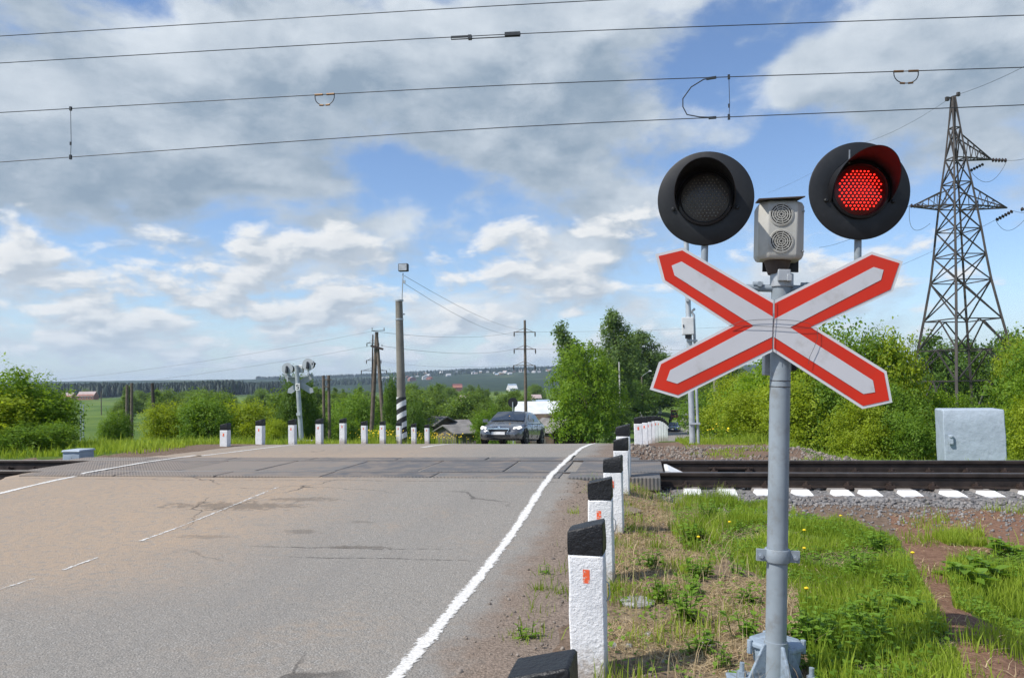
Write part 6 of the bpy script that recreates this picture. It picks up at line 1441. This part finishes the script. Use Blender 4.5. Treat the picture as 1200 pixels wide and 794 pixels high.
# ------------------------------------------------------------------ vehicles
def car_meshes(paint):
    R2 = {}
    st = [(0.0, .60, .30, .50), (.06, .72, .24, .60), (.22, .81, .19, .70), (.5, .86, .18, .77), (.95, .875, .18, .87), (1.25, .88, .18, .94), (2.2, .88, .18, .96), (3.3, .88, .18, .98), (4.0, .86, .2, 1.02), (4.35, .80, .24, 1.0), (4.5, .70, .32, .90)]
    b = MB(); rings = []
    for (y, w, zb, zt) in st:
        h = zt-zb; half = [(0, zb), (w*.75, zb), (w*.96, zb+.09*h), (w, zb+.38*h), (w*.985, zb+.62*h), (w*.94, zt-.14*h), (w*.84, zt-.03*h), (w*.45, zt+.015), (0, zt+.025)]
        pts = half + [(-x, z) for x, z in reversed(half[1:-1])]
        rings.append([Vector((x, y, z)) for x, z in pts])
    b.rings(rings); R2['body'] = b.mesh('body', [paint], 45)
    # cabin: sill outline to roof outline
    def cab(y, z, w): return [Vector((s*w, y, z)) for s in (-1, -.5, 0, .5, 1)]
    sec = [(1.12, .93, .74), (1.5, 1.16, .67), (1.95, 1.36, .61), (2.4, 1.41, .60), (3.0, 1.41, .59), (3.5, 1.33, .57), (4.12, 1.03, .62)]
    lower = [(1.12, .92, .78), (1.5, .95, .80), (1.95, .955, .81), (2.4, .96, .81), (3.0, .97, .81), (3.5, .985, .80), (4.12, 1.0, .70)]
    b = MB(); rings = []
    for (y, z, w), (_, zl, wl) in zip(sec, lower):
        rings.append([Vector((-wl, y, zl-.06)), Vector((-wl*.985, y, zl)), Vector((-w, y, z-.02)), Vector((-w*.8, y, z+.01)), Vector((0, y, z+.035)), Vector((w*.8, y, z+.01)), Vector((w, y, z-.02)), Vector((wl*.985, y, zl)), Vector((wl, y, zl-.06))])
    b.rings(rings); R2['roof'] = b.mesh('cabin_shell', [paint], 40)
    g = MB(); e = .012
    def P(i, side, t):   # point on cabin side between lower (0) and upper (1)
        (y, z, w), (_, zl, wl) = sec[i], lower[i]; return Vector((side*(wl*.985+(w-wl*.985)*t+e), y, zl+(z-.02-zl)*t))
    for s_ in (-1, 1):
        g = MB(); g.add([P(1, s_, .12)+Vector((0, .05, 0)), P(2, s_, .10)+Vector((0, .35, 0)), P(2, s_, .88)+Vector((0, .42, 0)), P(2, s_, .84)+Vector((0, .05, 0))], [(0, 1, 2, 3)]); g.add([P(2, s_, .10)+Vector((0, .42, 0)), P(4, s_, .1)+Vector((0, .25, 0)), P(4, s_, .85)+Vector((0, .2, 0)), P(2, s_, .88)+Vector((0, .49, 0))], [(0, 1, 2, 3)])
        R2[f'side{s_}'] = g.mesh('side_window', [M['glassdark']])
    g = MB(); W_ = []
    for (y, z, w) in ((1.16, .985, .68), (1.5, 1.185, .635), (1.9, 1.385, .565)): W_.append([Vector((s*w, y-.012*(1-abs(s))-.02, z+.025*(1-s*s)+.012)) for s in (-1, -.5, 0, .5, 1)])
    g.rings(W_, closed=False); R2['wind'] = g.mesh('windscreen', [M['glassdark']], 60)
    def lamp(s): 
        m_ = MB(); A = [Vector((s*.52, .12, .62)), Vector((s*.75, .21, .61)), Vector((s*.82, .40, .69)), Vector((s*.77, .40, .75)), Vector((s*.54, .19, .70))]; n = Vector((s*.25, -.8, .25)).normalized()*.028
        m_.add([p+n for p in A]+[p-n*2 for p in A], [(0, 1, 2, 3, 4), (0, 5, 6, 1), (1, 6, 7, 2), (2, 7, 8, 3), (3, 8, 9, 4), (4, 9, 5, 0)]); return m_.mesh('headlight', [M['headlight']])
    R2['lampL'] = lamp(-1); R2['lampR'] = lamp(1)
    g = MB(); g.add([Vector(p) for p in ((-.42, .0, .66), (.42, .0, .66), (.33, -.03, .50), (-.33, -.03, .50), (-.42, .12, .66), (.42, .12, .66), (.33, .1, .50), (-.33, .1, .50))], [(0, 1, 2, 3), (0, 4, 5, 1), (1, 5, 6, 2), (2, 6, 7, 3), (3, 7, 4, 0)]); R2['grille'] = g.mesh('grille', [M['trimblack']])
    g = MB(); g.bar((-.43, -.03, .635), (.43, -.03, .635), .035, .05); g.bar((-.43, -.02, .64), (-.34, -.05, .48), .02); g.bar((.43, -.02, .64), (.34, -.05, .48), .02); R2['chrome'] = g.mesh('grille_bar', [M['chrome']])
    g = MB(); g.box((0, .0, .345), (.9, .09, .10)); g.box((-.6, .06, .37), (.22, .08, .09)); g.box((.6, .06, .37), (.22, .08, .09)); R2['intake'] = g.mesh('lower_intake', [M['trimblack']])
    g = MB(); g.box((0, -.055, .455), (.52, .02, .115)); R2['plate'] = g.mesh('number_plate', [M['plate']])
    g = MB(); g.lathe([(.2, -.1), (.29, -.1), (.315, -.07), (.315, .07), (.29, .1), (.2, .1)], 28, T90.inverted() @ Matrix.Rotation(0, 4, 'X') if False else Matrix.Rotation(math.pi/2, 4, 'Y')); R2['tyre'] = g.mesh('wheel', [M['tyre']], 40)
    g = MB(); Rm = Matrix.Rotation(math.pi/2, 4, 'Y'); g.lathe([(.205, .085), (.20, .06), (.06, .055), (.05, .08), (0, .085)], 24, Rm)
    for k in range(5): a = k*2*math.pi/5; g.bar(Rm @ Vector((.05*math.cos(a), .05*math.sin(a), .08)), Rm @ Vector((.2*math.cos(a), .2*math.sin(a), .08)), .05, .03)
    g.lathe([(.205, -.085), (.20, -.06), (.06, -.055), (.05, -.08), (0, -.085)], 24, Rm); R2['rim'] = g.mesh('rim', [M['rim']])
    g = MB(); g.lathe([(.365, -.02), (.365, .012), (0, .012)], 28, Rm); g.lathe([(.365, .02), (.365, -.012), (0, -.012)], 28, Rm); R2['arch'] = g.mesh('wheel_arch', [M['trimblack']])
    g = MB(); g.box((0, 0, 0), (.2, .12, .13)); R2['mirror'] = g.mesh('mirror', [paint])
    g = MB(); g.box((0, 0, 0), (.02, .14, .03)); R2['handle'] = g.mesh('door_handle', [paint])
    g = MB()
    for y in (1.75, 2.65, 3.45): g.bar((0, y, .3), (0, y+.02, .92), .012, .012)
    R2['seam'] = g.mesh('door_seam', [M['trimblack']])
    return R2
def car(lab, loc, rz, paint, tilt=0.):
    K = car_meshes(paint); t = thing('parked_car' if False else 'car', lab, 'car', loc, rot=(tilt, 0, rz))
    mesh_obj('body', K['body'], t); mesh_obj('cabin_shell', K['roof'], t); mesh_obj('windscreen', K['wind'], t)
    for s_ in (-1, 1):
        mesh_obj('side_window', K[f'side{s_}'], t); mesh_obj('headlight', K['lampL' if s_ < 0 else 'lampR'], t)
        m_ = mesh_obj('mirror', K['mirror'], t); m_.location = (s_*.93, 1.35, 1.0)
        for y in (.85, 3.45):
            ar = mesh_obj('wheel_arch', K['arch'], t); ar.location = (s_*.868, y, .33)
            w = mesh_obj('wheel', K['tyre'], t); w.location = (s_*.80, y, .315); mesh_obj('rim', K['rim'], w)
        for y in (2.45, 3.3): h = mesh_obj('door_handle', K['handle'], t); h.location = (s_*.885, y, .80)
        sm_ = mesh_obj('door_seam', K['seam'], t); sm_.location = (s_*.872, 0, 0)
    mesh_obj('grille', K['grille'], t); mesh_obj('grille_bar', K['chrome'], t); mesh_obj('lower_intake', K['intake'], t); mesh_obj('number_plate', K['plate'], t)
    return t
def slope(y): return math.atan2(float(road_z(y+1))-float(road_z(y-1)), 2)
p = at(584, 517, 31.5); t = car('dark grey saloon car with lit headlights coming over the crest of the road', (p.x, p.y, float(road_z(p.y))+.005), RAD(-6), M['carpaint'], slope(p.y+2)); t.scale = (1.07, 1, 1)
b = MB(); b.box((.03, 1.44, 1.175), (.045, .02, .07)); b.build('pennant', [M['pennant_glow']], t)  # small amber pennant in the windscreen, made to glow by its material
b = MB(); b.lathe([(.05, -.012), (.05, .01), (0, .012)], 14, Matrix.Translation((0, .045, .685)) @ T90); b.build('badge', [M['chrome']], t)
p = at(788, 508, 123); t = car('small dark blue car far down the road beyond the crossing', (p.x, p.y, float(road_z(p.y))+.01), RAD(-8), M['carblue'], slope(p.y))
# small red tractor
p = at(790, 492, 152); z = TZ(p.x, p.y); z = float(road_z(p.y)); t = thing('tractor', 'small faded red tractor at the left side of the far road', 'tractor', (p.x, p.y, z), TH-.3)
b = MB(); b.box((0, 1.1, 1.9), (1.35, 1.3, 1.3), taper=.9); b.box((0, 1.1, 2.62), (1.5, 1.5, .12)); cb_ = b.build('cab', [M['tractorred']], t, bevel=.05)
b = MB(); b.box((0, .43, 2.1), (1.05, .04, .75)); b.box((-.67, 1.1, 2.1), (.04, .9, .75)); b.box((.67, 1.1, 2.1), (.04, .9, .75)); b.build('window', [M['glassdark']], cb_)
b = MB(); b.box((0, -.5, 1.25), (.75, 1.9, .75), taper=.88); b.build('bonnet', [M['tractorred']], t, bevel=.06); b = MB(); b.box((0, -1.46, 1.2), (.6, .04, .5)); b.build('grille', [M['trimblack']], t)
for s_ in (-1, 1):
    for (y, r, w) in ((1.2, .8, .4), (-1.0, .5, .25)):
        b = MB(); b.lathe([(r*.5, -w/2), (r*.9, -w/2), (r, -w*.3), (r, w*.3), (r*.9, w/2), (r*.5, w/2)], 22, Matrix.Translation((s_*.78, y, r)) @ Matrix.Rotation(math.pi/2, 4, 'Y')); wh = b.build('wheel', [M['tyre']], t, smooth=40)
        b = MB(); b.lathe([(r*.5, -w*.2), (r*.5, w*.2), (0, w*.2)], 14, Matrix.Translation((s_*.78, y, r)) @ Matrix.Rotation(math.pi/2, 4, 'Y')); b.build('rim', [M['boxwhite']], wh)
b = MB(); b.tube((.25, -.6, 1.6), (.25, -.6, 2.5), .04, n=8); b.build('exhaust', [M['trimblack']], t)
